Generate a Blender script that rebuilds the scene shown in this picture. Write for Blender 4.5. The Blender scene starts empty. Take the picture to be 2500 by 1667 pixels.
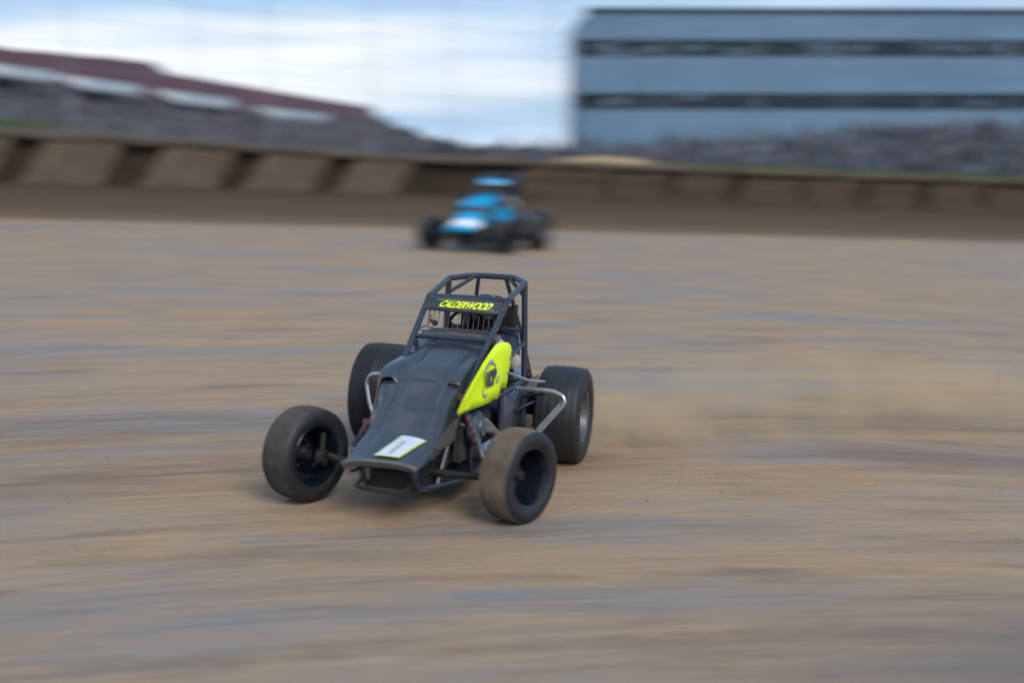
import bpy, bmesh, math, random
from mathutils import Vector, Matrix, Euler, noise
R = math.radians
random.seed(7)
S = bpy.context.scene
col = S.collection

# ------------------------------------------------------------------ camera
cd = bpy.data.cameras.new('camera'); cam = bpy.data.objects.new('camera', cd); col.objects.link(cam)
cam.location = (0, 0, 2.2685); cam.rotation_euler = (math.pi/2 - 0.14933, 0, 0)
cd.sensor_width = 36; cd.lens = 3193.2*36/2500; cd.clip_start = .1; cd.clip_end = 3000
cd.dof.use_dof = True; cd.dof.focus_distance = 8.9; cd.dof.aperture_fstop = 0.72; cd.dof.aperture_ratio = 0.3
S.camera = cam
S.view_settings.view_transform = 'Standard'; S.view_settings.look = 'None'
S.view_settings.exposure = 0.5; S.view_settings.gamma = 1

# ------------------------------------------------------------------ world: sky with broken cloud
W = bpy.data.worlds.new('World'); S.world = W; W.use_nodes = True
nt = W.node_tree; nt.nodes.clear()
def N(t, typ, **kw):
    n = t.nodes.new(typ)
    for k, v in kw.items():
        if k in n.inputs: n.inputs[k].default_value = v
        else: setattr(n, k, v)
    return n
def ramp(t, pts, interp='LINEAR'):
    n = t.nodes.new('ShaderNodeValToRGB'); cr = n.color_ramp; cr.interpolation = interp
    while len(cr.elements) > 1: cr.elements.remove(cr.elements[0])
    cr.elements[0].position = pts[0][0]; cr.elements[0].color = pts[0][1] if len(pts[0][1]) == 4 else (*pts[0][1], 1)
    for p, c in pts[1:]:
        e = cr.elements.new(p); e.color = c if len(c) == 4 else (*c, 1)
    return n
g = lambda v: (v, v, v)
SUN_EL, SUN_AZ = 38, 152        # azimuth measured from +Y clockwise
sky = N(nt, 'ShaderNodeTexSky', sky_type='NISHITA', sun_disc=False, sun_elevation=R(SUN_EL), sun_rotation=R(SUN_AZ))
tc = N(nt, 'ShaderNodeTexCoord')
mp = N(nt, 'ShaderNodeMapping'); mp.inputs['Scale'].default_value = (1.6, 1.6, 15); mp.inputs['Rotation'].default_value = (0, R(4), 0)
n1 = N(nt, 'ShaderNodeTexNoise', Scale=1.6, Detail=5, Roughness=.5, Distortion=.4)
cr = ramp(nt, [(.36, g(0)), (.60, g(1))])
sep = N(nt, 'ShaderNodeSeparateXYZ')
n2 = N(nt, 'ShaderNodeTexNoise', Scale=1.1, Detail=3)
cc = ramp(nt, [(.38, (2.0, 3.2, 5.2)), (.51, (3.7, 4.9, 6.4)), (.63, (6.6, 6.9, 7.1))])
mx = N(nt, 'ShaderNodeMix', data_type='RGBA')
elev = N(nt, 'ShaderNodeMapRange'); elev.inputs['From Min'].default_value = -.02; elev.inputs['From Max'].default_value = .16
elev.inputs['To Min'].default_value = .16; elev.inputs['To Max'].default_value = -.06
add = N(nt, 'ShaderNodeMath', operation='ADD')
pale = N(nt, 'ShaderNodeMix', data_type='RGBA'); pale.inputs[0].default_value = .7; pale.inputs[7].default_value = (2.1, 3.6, 5.8, 1)
bg = N(nt, 'ShaderNodeBackground', Strength=.105); wo = N(nt, 'ShaderNodeOutputWorld')
L = nt.links.new
L(tc.outputs['Generated'], mp.inputs['Vector']); L(mp.outputs[0], n1.inputs['Vector']); L(mp.outputs[0], n2.inputs['Vector'])
L(tc.outputs['Generated'], sep.inputs[0]); L(sep.outputs['Z'], elev.inputs['Value'])
L(n1.outputs['Fac'], add.inputs[0]); L(elev.outputs[0], add.inputs[1]); L(add.outputs[0], cr.inputs[0])
L(n2.outputs['Fac'], cc.inputs[0]); L(sky.outputs[0], pale.inputs[6])
L(cr.outputs[0], mx.inputs[0]); L(pale.outputs[2], mx.inputs[6]); L(cc.outputs[0], mx.inputs[7])
L(mx.outputs[2], bg.inputs['Color']); L(bg.outputs[0], wo.inputs[0])

sl = bpy.data.lights.new('sun', 'SUN'); so = bpy.data.objects.new('sun', sl); col.objects.link(so)
sl.energy = 2.0; sl.angle = R(32); sl.color = (1, .93, .84)
a = R(SUN_AZ); e = R(SUN_EL)
sd = Vector((math.sin(a)*math.cos(e), math.cos(a)*math.cos(e), math.sin(e)))
so.rotation_euler = sd.to_track_quat('Z', 'Y').to_euler(); so.location = (0, -20, 40)

# ------------------------------------------------------------------ materials
def mat(name, color, rough=.6, metal=0, var=None, vscale=8, bump=0, bscale=60, spec=.5, coat=0, dust=0, dcol=(.30, .24, .18), dscale=14, emit=None):
    m = bpy.data.materials.new(name); m.use_nodes = True; t = m.node_tree; b = t.nodes['Principled BSDF']
    b.inputs['Roughness'].default_value = rough; b.inputs['Metallic'].default_value = metal
    b.inputs['Specular IOR Level'].default_value = spec; b.inputs['Coat Weight'].default_value = coat
    tx = N(t, 'ShaderNodeTexCoord'); c1 = (*color, 1)
    nn = N(t, 'ShaderNodeTexNoise', Scale=vscale, Detail=5, Roughness=.6); t.links.new(tx.outputs['Object'], nn.inputs['Vector'])
    v = var if var else tuple(x*.75 for x in color)
    rp = ramp(t, [(.35, v), (.65, color)]); t.links.new(nn.outputs['Fac'], rp.inputs[0]); out = rp.outputs[0]
    if dust:
        nd = N(t, 'ShaderNodeTexNoise', Scale=dscale, Detail=8, Roughness=.7); t.links.new(tx.outputs['Object'], nd.inputs['Vector'])
        rd = ramp(t, [(.62-dust*.5, g(0)), (.80-dust*.35, g(min(1, .35+dust)))]); t.links.new(nd.outputs['Fac'], rd.inputs[0])
        mm = N(t, 'ShaderNodeMix', data_type='RGBA'); mm.inputs[7].default_value = (*dcol, 1)
        t.links.new(rd.outputs[0], mm.inputs[0]); t.links.new(out, mm.inputs[6]); out = mm.outputs[2]
        mr = N(t, 'ShaderNodeMix', data_type='FLOAT'); mr.inputs[2].default_value = rough; mr.inputs[3].default_value = .9
        t.links.new(rd.outputs[0], mr.inputs[0]); t.links.new(mr.outputs[0], b.inputs['Roughness'])
    t.links.new(out, b.inputs['Base Color'])
    if bump:
        nb = N(t, 'ShaderNodeTexNoise', Scale=bscale, Detail=6, Roughness=.65); t.links.new(tx.outputs['Object'], nb.inputs['Vector'])
        bp = N(t, 'ShaderNodeBump', Strength=bump, Distance=.01); t.links.new(nb.outputs['Fac'], bp.inputs['Height']); t.links.new(bp.outputs[0], b.inputs['Normal'])
    if emit:
        b.inputs['Emission Color'].default_value = (*emit[:3], 1); b.inputs['Emission Strength'].default_value = emit[3]
    return m
M = {}
M['black'] = mat('black_vinyl', (.030, .038, .054), .30, var=(.022, .027, .037), coat=.6, dust=.12, dscale=55, dcol=(.12, .11, .10), bump=.05, bscale=9)
M['visor'] = mat('visor_vinyl', (.038, .042, .05), .36, coat=.1, dust=.16, dscale=40, dcol=(.35, .36, .38))
M['frame'] = mat('frame_paint', (.022, .030, .050), .32, coat=.3, dust=.06, dcol=(.13, .12, .11))
M['yellow'] = mat('fluorescent_yellow', (.70, .93, .0), .42, var=(.66, .89, .0), vscale=3, dust=.10, dcol=(.38, .42, .10))
M['letter'] = mat('letter_yellow', (.80, .92, .03), .45, var=(.76, .88, .03))
M['outline'] = mat('outline_green', (.03, .04, .01), .5)
M['pale'] = mat('pale_green_edge', (.45, .62, .35), .5)
M['chrome'] = mat('nerf_bar_metal', (.50, .52, .54), .3, metal=.85, dust=.25, dcol=(.22, .2, .18))
M['flatbar'] = mat('flat_bar_metal', (.27, .30, .33), .5, metal=.35, dust=.2, bump=.2, bscale=90)
M['rubber'] = mat('rubber', (.013, .015, .018), .55, bump=.2, bscale=50, dust=.06, dcol=(.05, .046, .042))
M['dusty'] = mat('dusty_tread', (.17, .135, .10), .9, var=(.09, .072, .055), vscale=6, bump=.3, bscale=60)
M['tread_l'] = mat('muddy_tread', (.070, .064, .058), .85, var=(.035, .033, .031), vscale=6, bump=.3, bscale=50)
M['rim_black'] = mat('rim_black', (.005, .008, .014), .25, coat=.2, dust=.02, dcol=(.05, .04, .03))
M['rim_grey'] = mat('rim_grey', (.12, .12, .135), .45, metal=.5, dust=.35, dcol=(.12, .10, .085))
M['engine'] = mat('engine_metal', (.09, .10, .115), .45, metal=.6, dust=.3, dcol=(.12, .1, .08), bump=.3)
M['bluegrey'] = mat('blue_grey_cover', (.07, .11, .15), .35, metal=.2, dust=.2)
M['header'] = mat('exhaust_metal', (.28, .24, .21), .45, metal=.8, dust=.3)
M['red'] = mat('red_spring', (.22, .02, .025), .4, dust=.2)
M['white'] = mat('white_sticker', (.56, .62, .70), .4, var=(.46, .52, .58))
M['number'] = mat('grey_number', (.30, .36, .38), .5)
M['wire'] = mat('wire_mesh', (.12, .105, .095), .5, metal=.4)
M['seat'] = mat('seat_padding', (.010, .010, .012), .75)
M['suit'] = mat('racing_suit', (.012, .022, .05), .85, var=(.02, .03, .06))
M['suitred'] = mat('suit_red', (.22, .015, .03), .85)
M['suitpale'] = mat('suit_pale', (.42, .36, .33), .85)
M['helmet'] = mat('helmet_shell', (.02, .022, .026), .2, coat=.6)
M['hvisor'] = mat('helmet_visor', (.01, .015, .02), .06, coat=.8)
M['logo'] = mat('logo_slate', (.05, .065, .09), .5)
M['silver'] = mat('logo_silver', (.38, .44, .52), .45)
# blue car
M['cyan'] = mat('cyan_wrap', (.0, .30, .56), .5, var=(.0, .26, .50), spec=.3, dust=.05)
def band_mat(name, base, strip, axis, lo, hi):
    m = bpy.data.materials.new(name); m.use_nodes = True; t = m.node_tree; b = t.nodes['Principled BSDF']; b.inputs['Roughness'].default_value = .5; b.inputs['Specular IOR Level'].default_value = .3
    tx = N(t, 'ShaderNodeTexCoord'); sp = N(t, 'ShaderNodeSeparateXYZ'); t.links.new(tx.outputs['Object'], sp.inputs[0])
    nn = N(t, 'ShaderNodeTexNoise', Scale=9, Detail=2); t.links.new(tx.outputs['Object'], nn.inputs['Vector'])
    ma = N(t, 'ShaderNodeMath', operation='MULTIPLY_ADD'); ma.inputs[1].default_value = .06; t.links.new(nn.outputs['Fac'], ma.inputs[0]); t.links.new(sp.outputs[axis], ma.inputs[2])
    mr = N(t, 'ShaderNodeMapRange'); mr.inputs['From Min'].default_value = lo-.05; mr.inputs['From Max'].default_value = hi+.05; t.links.new(ma.outputs[0], mr.inputs['Value'])
    w = .05/(hi-lo+.1)
    rp = ramp(t, [(0, base), (w, base), (w+.02, strip), (1-w-.02, strip), (1-w, base), (1, base)]); t.links.new(mr.outputs[0], rp.inputs[0]); t.links.new(rp.outputs[0], b.inputs['Base Color'])
    return m
M['cyan_nose'] = band_mat('cyan_white_nose', (.0, .30, .56), (.72, .76, .82), 0, 1.83, 2.04)
t = M['cyan_nose'].node_tree; r0 = [n for n in t.nodes if n.type == 'VALTORGB'][0]
def far_nose():
    m = M['cyan_nose']; t = m.node_tree; b = t.nodes['Principled BSDF']; sp = [n for n in t.nodes if n.type == 'SEPXYZ'][0]
    mr = N(t, 'ShaderNodeMapRange'); mr.inputs['From Min'].default_value = 1.60; mr.inputs['From Max'].default_value = 1.62; t.links.new(sp.outputs[0], mr.inputs['Value'])
    mm = N(t, 'ShaderNodeMix', data_type='RGBA'); mm.inputs[6].default_value = (.05, .05, .065, 1); t.links.new(r0.outputs[0], mm.inputs[7]); t.links.new(mr.outputs[0], mm.inputs[0]); t.links.new(mm.outputs[2], b.inputs['Base Color'])
far_nose()
M['cyan_visor'] = band_mat('cyan_white_visor', (.0, .30, .56), (.55, .68, .82), 2, 1.185, 1.205)

# ------------------------------------------------------------------ mesh helper
class MB:
    def __init__(s): s.v = []; s.f = []; s.mi = []; s.sm = []
    def add(s, vs, fs, mi=0, sm=True):
        o = len(s.v); s.v += [tuple(v) for v in vs]; s.f += [tuple(i+o for i in f) for f in fs]; s.mi += [mi]*len(fs); s.sm += [sm]*len(fs); return s
    def box(s, c, d, rot=None, mi=0):
        vs = [Vector((x*d[0]/2, y*d[1]/2, z*d[2]/2)) for x in (-1, 1) for y in (-1, 1) for z in (-1, 1)]
        if rot is not None: vs = [rot @ v for v in vs]
        return s.add([v+Vector(c) for v in vs], [(0, 1, 3, 2), (4, 6, 7, 5), (0, 4, 5, 1), (2, 3, 7, 6), (0, 2, 6, 4), (1, 5, 7, 3)], mi, False)
    def tube(s, pts, r, n=10, mi=0, caps=True, round_=0):
        P = [Vector(p) for p in pts]
        if round_:                         # fillet the corners
            Q = [P[0]]
            for i in range(1, len(P)-1):
                a_ = (P[i-1]-P[i]); b_ = (P[i+1]-P[i]); la, lb = a_.length, b_.length
                d = min(round_, la*.45, lb*.45); A = P[i]+a_/la*d; B = P[i]+b_/lb*d
                for k in range(5):
                    t = k/4; Q.append(A*(1-t)**2+P[i]*2*t*(1-t)+B*t*t)
            Q.append(P[-1]); P = Q
        rs = r if isinstance(r, (list, tuple)) else [r]*len(P)
        vs = []; up = None
        for i, p in enumerate(P):
            t = (P[min(i+1, len(P)-1)]-P[max(i-1, 0)]).normalized()
            if up is None: up = t.orthogonal().normalized()
            up = (up - t*up.dot(t)).normalized(); w = t.cross(up)
            vs += [p+(up*math.cos(2*math.pi*k/n)+w*math.sin(2*math.pi*k/n))*rs[i] for k in range(n)]
        fs = [(i*n+k, i*n+(k+1) % n, (i+1)*n+(k+1) % n, (i+1)*n+k) for i in range(len(P)-1) for k in range(n)]
        if caps: fs += [tuple(range(n))[::-1], tuple((len(P)-1)*n+k for k in range(n))]
        return s.add(vs, fs, mi)
    def lathe(s, prof, n=48, mi=0, mis=None, center=(0, 0, 0), axis='y'):
        vs = []; fs = []; m = len(prof)
        for k in range(n):
            a = 2*math.pi*k/n; c, d = math.cos(a), math.sin(a)
            for (y, r) in prof:
                p = (r*c, y, r*d) if axis == 'y' else ((y, r*c, r*d) if axis == 'x' else (r*c, r*d, y))
                vs.append(tuple(p[j]+center[j] for j in range(3)))
        o = len(s.v); s.v += vs
        for k in range(n):
            for j in range(m-1):
                s.f.append((o+k*m+j, o+k*m+j+1, o+((k+1) % n)*m+j+1, o+((k+1) % n)*m+j)); s.mi.append(mis[j] if mis else mi); s.sm.append(True)
        return s
    def ball(s, c, r, n=12, mi=0, sc=(1, 1, 1)):
        vs = []; 
        for i in range(n+1):
            th = math.pi*i/n
            for k in range(2*n):
                ph = math.pi*k/n; vs.append((c[0]+r*sc[0]*math.sin(th)*math.cos(ph), c[1]+r*sc[1]*math.sin(th)*math.sin(ph), c[2]+r*sc[2]*math.cos(th)))
        w = 2*n; fs = [(i*w+k, (i+1)*w+k, (i+1)*w+(k+1) % w, i*w+(k+1) % w) for i in range(n) for k in range(w)]
        return s.add(vs, fs, mi)
    def grid(s, fn, nu, nv, mi=0):
        vs = [fn(i/nu, j/nv) for i in range(nu+1) for j in range(nv+1)]
        return s.add(vs, [(i*(nv+1)+j, (i+1)*(nv+1)+j, (i+1)*(nv+1)+j+1, i*(nv+1)+j+1) for i in range(nu) for j in range(nv)], mi)
    def prism(s, poly, thick, fn, mi=0):
        """poly of 2D points, fn(u, v, w) -> 3D, extruded from w=0 to w=thick"""
        n = len(poly); vs = [fn(u, v, 0) for u, v in poly]+[fn(u, v, thick) for u, v in poly]
        return s.add(vs, [tuple(range(n)), tuple(range(n, 2*n))[::-1]]+[(i, i+n, (i+1) % n+n, (i+1) % n) for i in range(n)], mi, False)
    def build(s, name, mats, parent=None, solid=0, bevel=0, warp=None, auto=35):
        me = bpy.data.meshes.new(name); vs = [warp(Vector(v)) for v in s.v] if warp else s.v
        me.from_pydata(vs, [], s.f)
        for m in (mats if isinstance(mats, (list, tuple)) else [mats]): me.materials.append(m)
        me.polygons.foreach_set('material_index', s.mi); me.polygons.foreach_set('use_smooth', s.sm)
        bm = bmesh.new(); bm.from_mesh(me); bmesh.ops.remove_doubles(bm, verts=bm.verts, dist=1e-5); bmesh.ops.recalc_face_normals(bm, faces=bm.faces)
        for ed in bm.edges:
            if len(ed.link_faces) == 2 and ed.calc_face_angle(0) > R(auto): ed.smooth = False
        bm.to_mesh(me); bm.free(); me.update()
        o = bpy.data.objects.new(name, me); col.objects.link(o); o.parent = parent
        if solid:
            md = o.modifiers.new('thickness', 'SOLIDIFY'); md.thickness = solid; md.offset = -1
        if bevel:
            md = o.modifiers.new('bevel', 'BEVEL'); md.width = bevel; md.segments = 2
        return o
def tag(o, label=None, cat=None, group=None, kind=None):
    if label: o['label'] = label
    if cat: o['category'] = cat
    if group: o['group'] = group
    if kind: o['kind'] = kind
    return o
def empty(name, loc=(0, 0, 0), rot=(0, 0, 0), sc=1):
    o = bpy.data.objects.new(name, None); col.objects.link(o); o.location = loc; o.rotation_euler = rot; o.scale = (sc,)*3; o.empty_display_size = .2
    return o
def lerp(a, b, t): return a+(b-a)*t
def interp(pts, x):
    if x <= pts[0][0]: return pts[0][1]
    for (x0, y0), (x1, y1) in zip(pts, pts[1:]):
        if x <= x1: return lerp(y0, y1, (x-x0)/(x1-x0))
    return pts[-1][1]
def smooth(t): t = max(0, min(1, t)); return t*t*(3-2*t)

# ------------------------------------------------------------------ terrain
def zat(v, Y):            # height of a point at distance Y that the photo shows on line v
    k = (833.5-v)/3193.2; c, d = math.cos(.14933), math.sin(.14933); return 2.2685+Y*(k*c-d)/(c+k*d)
CX, CY = -.182036, 9.470573
def gz(X, Y): X = max(-60, min(60, X)); Y = max(-40, min(70, Y)); return -.0379988*(X-CX)-.014137*(Y-CY)
def Ye(X): return 42.4+.295*X-.0015*X*X                  # outer edge of the racing surface
def trackv(X, Y):
    t = max(0, min(1, (Y-4)/38)); return Y-lerp(.22*X-.032*X*X, .295*X-.0015*X*X, t)

def track_material():
    m = bpy.data.materials.new('packed_clay'); m.use_nodes = True; t = m.node_tree; b = t.nodes['Principled BSDF']; b.inputs['Roughness'].default_value = .8; b.inputs['Specular IOR Level'].default_value = .35
    at = N(t, 'ShaderNodeAttribute', attribute_name='trk')
    def nz(sc, det=4, rough=.55, off=0):
        mp_ = N(t, 'ShaderNodeMapping'); mp_.inputs['Scale'].default_value = (sc[0], sc[1], 1); mp_.inputs['Location'].default_value = (off, off*2.3, 0)
        t.links.new(at.outputs['Vector'], mp_.inputs['Vector']); n = N(t, 'ShaderNodeTexNoise', Scale=1, Detail=det, Roughness=rough, Distortion=.25); t.links.new(mp_.outputs[0], n.inputs['Vector']); return n.outputs['Fac']
    def mixc(f, a_, b_, mode='MIX'):
        mm = N(t, 'ShaderNodeMix', data_type='RGBA', blend_type=mode)
        for k, s_ in ((0, f), (6, a_), (7, b_)):
            if isinstance(s_, (int, float)): mm.inputs[k].default_value = s_
            elif isinstance(s_, tuple): mm.inputs[k].default_value = (*s_, 1)
            else: t.links.new(s_, mm.inputs[k])
        return mm.outputs[2]
    def rp(src, pts):
        r_ = ramp(t, pts); t.links.new(src, r_.inputs[0]); return r_.outputs[0]
    TAN, GREY, OCH, DRK = (.352, .246, .156), (.245, .222, .206), (.415, .262, .138), (.165, .112, .074)
    c = mixc(rp(nz((.20, .62), 6, .62), [(.47, g(0)), (.60, g(1))]), TAN, GREY)
    c = mixc(rp(nz((.33, 1.3), 6, .65, 7), [(.5, g(0)), (.62, g(.85))]), c, OCH)
    c = mixc(rp(nz((.5, 2.4), 6, .7, 13), [(.52, g(0)), (.68, g(.8))]), c, DRK)
    c = mixc(rp(nz((.5, 7), 5, .65, 21), [(.36, g(.55)), (.5, g(0))]), c, (.24, .18, .13))
    c = mixc(rp(nz((.6, 9), 5, .65, 33), [(.55, g(0)), (.8, g(.55))]), c, (.44, .36, .28))
    c = mixc(rp(nz((1.1, 30), 5, .7, 41), [(.34, g(.45)), (.5, g(0))]), c, (.17, .125, .09))
    c = mixc(rp(nz((30, 60), 6, .75, 3), [(.3, g(.22)), (.55, g(0))]), c, (.15, .115, .085))
    # turned-up darker clay along the groove the cars have just run in
    sx = N(t, 'ShaderNodeSeparateXYZ'); t.links.new(at.outputs['Vector'], sx.inputs[0])
    wob = N(t, 'ShaderNodeMath', operation='MULTIPLY_ADD'); wob.inputs[1].default_value = 2.4; t.links.new(nz((.16, .5), 5, .6, 51), wob.inputs[0]); t.links.new(sx.outputs['Y'], wob.inputs[2])
    gv = N(t, 'ShaderNodeMapRange'); gv.inputs['From Min'].default_value = 9.6; gv.inputs['From Max'].default_value = 13.6; t.links.new(wob.outputs[0], gv.inputs['Value'])
    gb_ = rp(gv.outputs[0], [(0, g(0)), (.18, g(1)), (.42, g(.25)), (.62, g(.9)), (.8, g(.2)), (1, g(0))])
    gs = rp(nz((.45, 3.5), 6, .7, 61), [(.42, g(0)), (.60, g(1))])
    gm_ = N(t, 'ShaderNodeMath', operation='MULTIPLY'); t.links.new(gb_, gm_.inputs[0]); t.links.new(gs, gm_.inputs[1])
    gm2 = N(t, 'ShaderNodeMath', operation='MULTIPLY'); gm2.inputs[1].default_value = .8; t.links.new(gm_.outputs[0], gm2.inputs[0])
    c = mixc(gm2.outputs[0], c, (.185, .112, .066))
    # a darker grey-brown patch lower on the track, ragged along the direction of travel
    vd = N(t, 'ShaderNodeVectorMath', operation='SUBTRACT'); vd.inputs[1].default_value = (2.7, 5.0, 0); t.links.new(at.outputs['Vector'], vd.inputs[0])
    vm = N(t, 'ShaderNodeVectorMath', operation='MULTIPLY'); vm.inputs[1].default_value = (.26, .36, 0); t.links.new(vd.outputs[0], vm.inputs[0])
    vl = N(t, 'ShaderNodeVectorMath', operation='LENGTH'); t.links.new(vm.outputs[0], vl.inputs[0])
    va = N(t, 'ShaderNodeMath', operation='MULTIPLY_ADD'); va.inputs[1].default_value = .9; t.links.new(nz((.4, 2.2), 6, .7, 71), va.inputs[0]); t.links.new(vl.outputs['Value'], va.inputs[2])
    c = mixc(rp(va.outputs[0], [(.60, g(.80)), (.98, g(0))]), c, (.165, .140, .125))
    t.links.new(c, b.inputs['Base Color'])
    ad = N(t, 'ShaderNodeMath', operation='MULTIPLY_ADD'); ad.inputs[1].default_value = .35
    t.links.new(nz((1.8, 30), 6, .7, 5), ad.inputs[2]); t.links.new(nz((22, 50), 6, .75, 9), ad.inputs[0])
    bp = N(t, 'ShaderNodeBump', Strength=.55, Distance=.022); t.links.new(ad.outputs[0], bp.inputs['Height']); t.links.new(bp.outputs[0], b.inputs['Normal'])
    rr = N(t, 'ShaderNodeMapRange'); rr.inputs['From Min'].default_value = .4; rr.inputs['From Max'].default_value = .6; rr.inputs['To Min'].default_value = .88; rr.inputs['To Max'].default_value = .62
    t.links.new(nz((.20, .62), 6, .62), rr.inputs['Value']); t.links.new(rr.outputs[0], b.inputs['Roughness'])
    return m
def attr_mesh(name, pts, faces, m, uv):
    me = bpy.data.meshes.new(name); me.from_pydata(pts, [], faces); me.materials.append(m)
    at = me.attributes.new('trk', 'FLOAT_VECTOR', 'POINT')
    at.data.foreach_set('vector', [c for p in pts for c in uv(p)])
    me.polygons.foreach_set('use_smooth', [True]*len(faces)); me.update()
    o = bpy.data.objects.new(name, me); col.objects.link(o); return o
# racing surface: rows of constant track coordinate
xs = [-70, -55, -42, -32, -25, -20, -16]+[-13+i*.5 for i in range(53)]+[16, 20, 25, 32, 42, 55, 70]
rows = [-45, -35, -27, -20, -15, -11, -8, -5, -2, 0]+[1+i*.2 for i in range(75)]+[16.4+i*.65 for i in range(41)]
def ground_h(X, Y):
    v = trackv(X, Y); n_ = noise.noise((X*.16, v*1.3, 0))*.022+noise.noise((X*.4, v*4.2, 7))*.010
    return gz(X, Y)+n_
pts = []; nx = len(xs)
rows = [r_ for r_ in rows if r_ < 42.2]+[42.4]
for r_ in rows:
    for X in xs:
        f = max(0, min(1, (r_+20)/62.4)); Y = r_+(Ye(X)-42.4)*f
        pts.append((X, Y, ground_h(X, Y)))
fs = [(j*nx+i, j*nx+i+1, (j+1)*nx+i+1, (j+1)*nx+i) for j in range(len(rows)-1) for i in range(nx-1)]
clay = track_material()
tr = attr_mesh('track', pts, fs, clay, lambda p: (p[0], trackv(p[0], p[1]), 0)); tag(tr, kind='structure')

M['clod'] = mat('clod', (.27, .195, .13), .95, var=(.17, .12, .08), vscale=3)
ck = MB(); rc = random.Random(5)
for _ in range(4200):
    X = rc.uniform(-7, 9); Y = rc.uniform(4.2, 17); 
    if noise.noise((X*.35, trackv(X, Y)*1.2, 4)) < .02: continue
    r_ = rc.choice([.004, .005, .006, .008, .012])*rc.uniform(.7, 1.3); z = ground_h(X, Y)
    vs = [(X+r_*q*rc.uniform(.7, 1.3)*a_, Y+r_*rc.uniform(.7, 1.3)*b_, z+r_*c_*rc.uniform(.6, 1)) for q, a_, b_, c_ in ((1.4, 1, 0, .1), (1, 0, 1, .1), (1.4, -1, 0, .1), (1, 0, -1, .1), (1, .2, .1, 1))]
    ck.add(vs, [(0, 1, 4), (1, 2, 4), (2, 3, 4), (3, 0, 4)], 0, False)
tag(ck.build('dirt_crumbs', M['clod']), 'loose crumbs of clay scattered over the track', None, kind='stuff')
# berm and earth behind the racing surface
M['berm'] = mat('damp_clay', (.07, .048, .031), .95, var=(.045, .03, .02), vscale=.9, bump=.6, bscale=6)
M['earth'] = mat('earth', (.10, .08, .058), .95, var=(.055, .043, .032), vscale=.6, bump=.6, bscale=5)
def wall_h(X): return 1.28+.28*smooth((-X-2)/14)
def berm_mat():
    m = bpy.data.materials.new('berm_clay'); m.use_nodes = True; t = m.node_tree; b = t.nodes['Principled BSDF']; b.inputs['Roughness'].default_value = .9
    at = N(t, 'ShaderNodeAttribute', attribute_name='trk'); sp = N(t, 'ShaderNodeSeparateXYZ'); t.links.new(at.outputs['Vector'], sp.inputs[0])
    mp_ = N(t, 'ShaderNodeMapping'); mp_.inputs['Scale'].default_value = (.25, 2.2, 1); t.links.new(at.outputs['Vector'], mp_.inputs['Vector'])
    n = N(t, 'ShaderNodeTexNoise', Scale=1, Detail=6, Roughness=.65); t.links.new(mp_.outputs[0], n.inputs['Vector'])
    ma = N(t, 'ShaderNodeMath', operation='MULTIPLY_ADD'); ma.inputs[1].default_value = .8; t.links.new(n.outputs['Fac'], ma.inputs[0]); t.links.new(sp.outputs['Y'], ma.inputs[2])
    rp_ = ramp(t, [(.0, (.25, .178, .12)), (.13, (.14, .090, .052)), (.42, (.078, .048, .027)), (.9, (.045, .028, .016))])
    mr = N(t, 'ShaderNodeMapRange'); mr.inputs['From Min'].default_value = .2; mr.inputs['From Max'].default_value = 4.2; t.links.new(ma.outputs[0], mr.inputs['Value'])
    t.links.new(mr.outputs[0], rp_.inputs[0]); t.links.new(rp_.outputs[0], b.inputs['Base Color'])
    bp = N(t, 'ShaderNodeBump', Strength=.7, Distance=.06); t.links.new(n.outputs['Fac'], bp.inputs['Height']); t.links.new(bp.outputs[0], b.inputs['Normal'])
    return m
EN = 1/math.sqrt(1+.295**2)
def epos(X, e): return Ye(X)+e/EN
def berm_z(X, e): return gz(X, epos(X, e))+.95*smooth(e/3.6)**1.15-(.03 if e < .01 else 0)
bx = [-70+i for i in range(141)]
es = [-.4, 0, .3, .6, .9, 1.3, 1.7, 2.1, 2.5, 2.9, 3.3, 3.6, 3.9]
pts = [(X, epos(X, e_), berm_z(X, max(0, e_))+noise.noise((X*.5, e_*1.6, 3))*.05*smooth(e_)-(.05 if e_ < 0 else 0)) for e_ in es for X in bx]
fs = [(j*len(bx)+i, j*len(bx)+i+1, (j+1)*len(bx)+i+1, (j+1)*len(bx)+i) for j in range(len(es)-1) for i in range(len(bx)-1)]
def uvb(p): return (p[0], (p[1]-Ye(p[0]))*EN, 0)
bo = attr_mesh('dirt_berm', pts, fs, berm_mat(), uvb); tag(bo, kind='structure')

WE = 3.75
def ctop(X): return berm_z(X, 3.6)+wall_h(X)
def ez(X, e):
    base = ctop(X)-.03; w = smooth((-X-9)/8)
    ridge = (.10+.22*w)*math.exp(-((e-6.4)/1.6)**2)
    return base+ridge-.9*smooth((e-9)/7)+noise.noise((X*.35, e*.7, 1))*.06
es2 = [4.12, 4.5, 5, 5.6, 6.4, 7.2, 8, 9, 10.5, 12, 14, 16]
pts = [(X, epos(X, e_), ez(X, e_)) for e_ in es2 for X in bx]
pts = [(X, epos(X, 4.12), gz(X, 40)-.5) for X in bx]+pts
fs = [(j*len(bx)+i, j*len(bx)+i+1, (j+1)*len(bx)+i+1, (j+1)*len(bx)+i) for j in range(len(es2)) for i in range(len(bx)-1)]
eo = attr_mesh('earth_bank', pts, fs, M['earth'], uvb); tag(eo, kind='structure')
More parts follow.
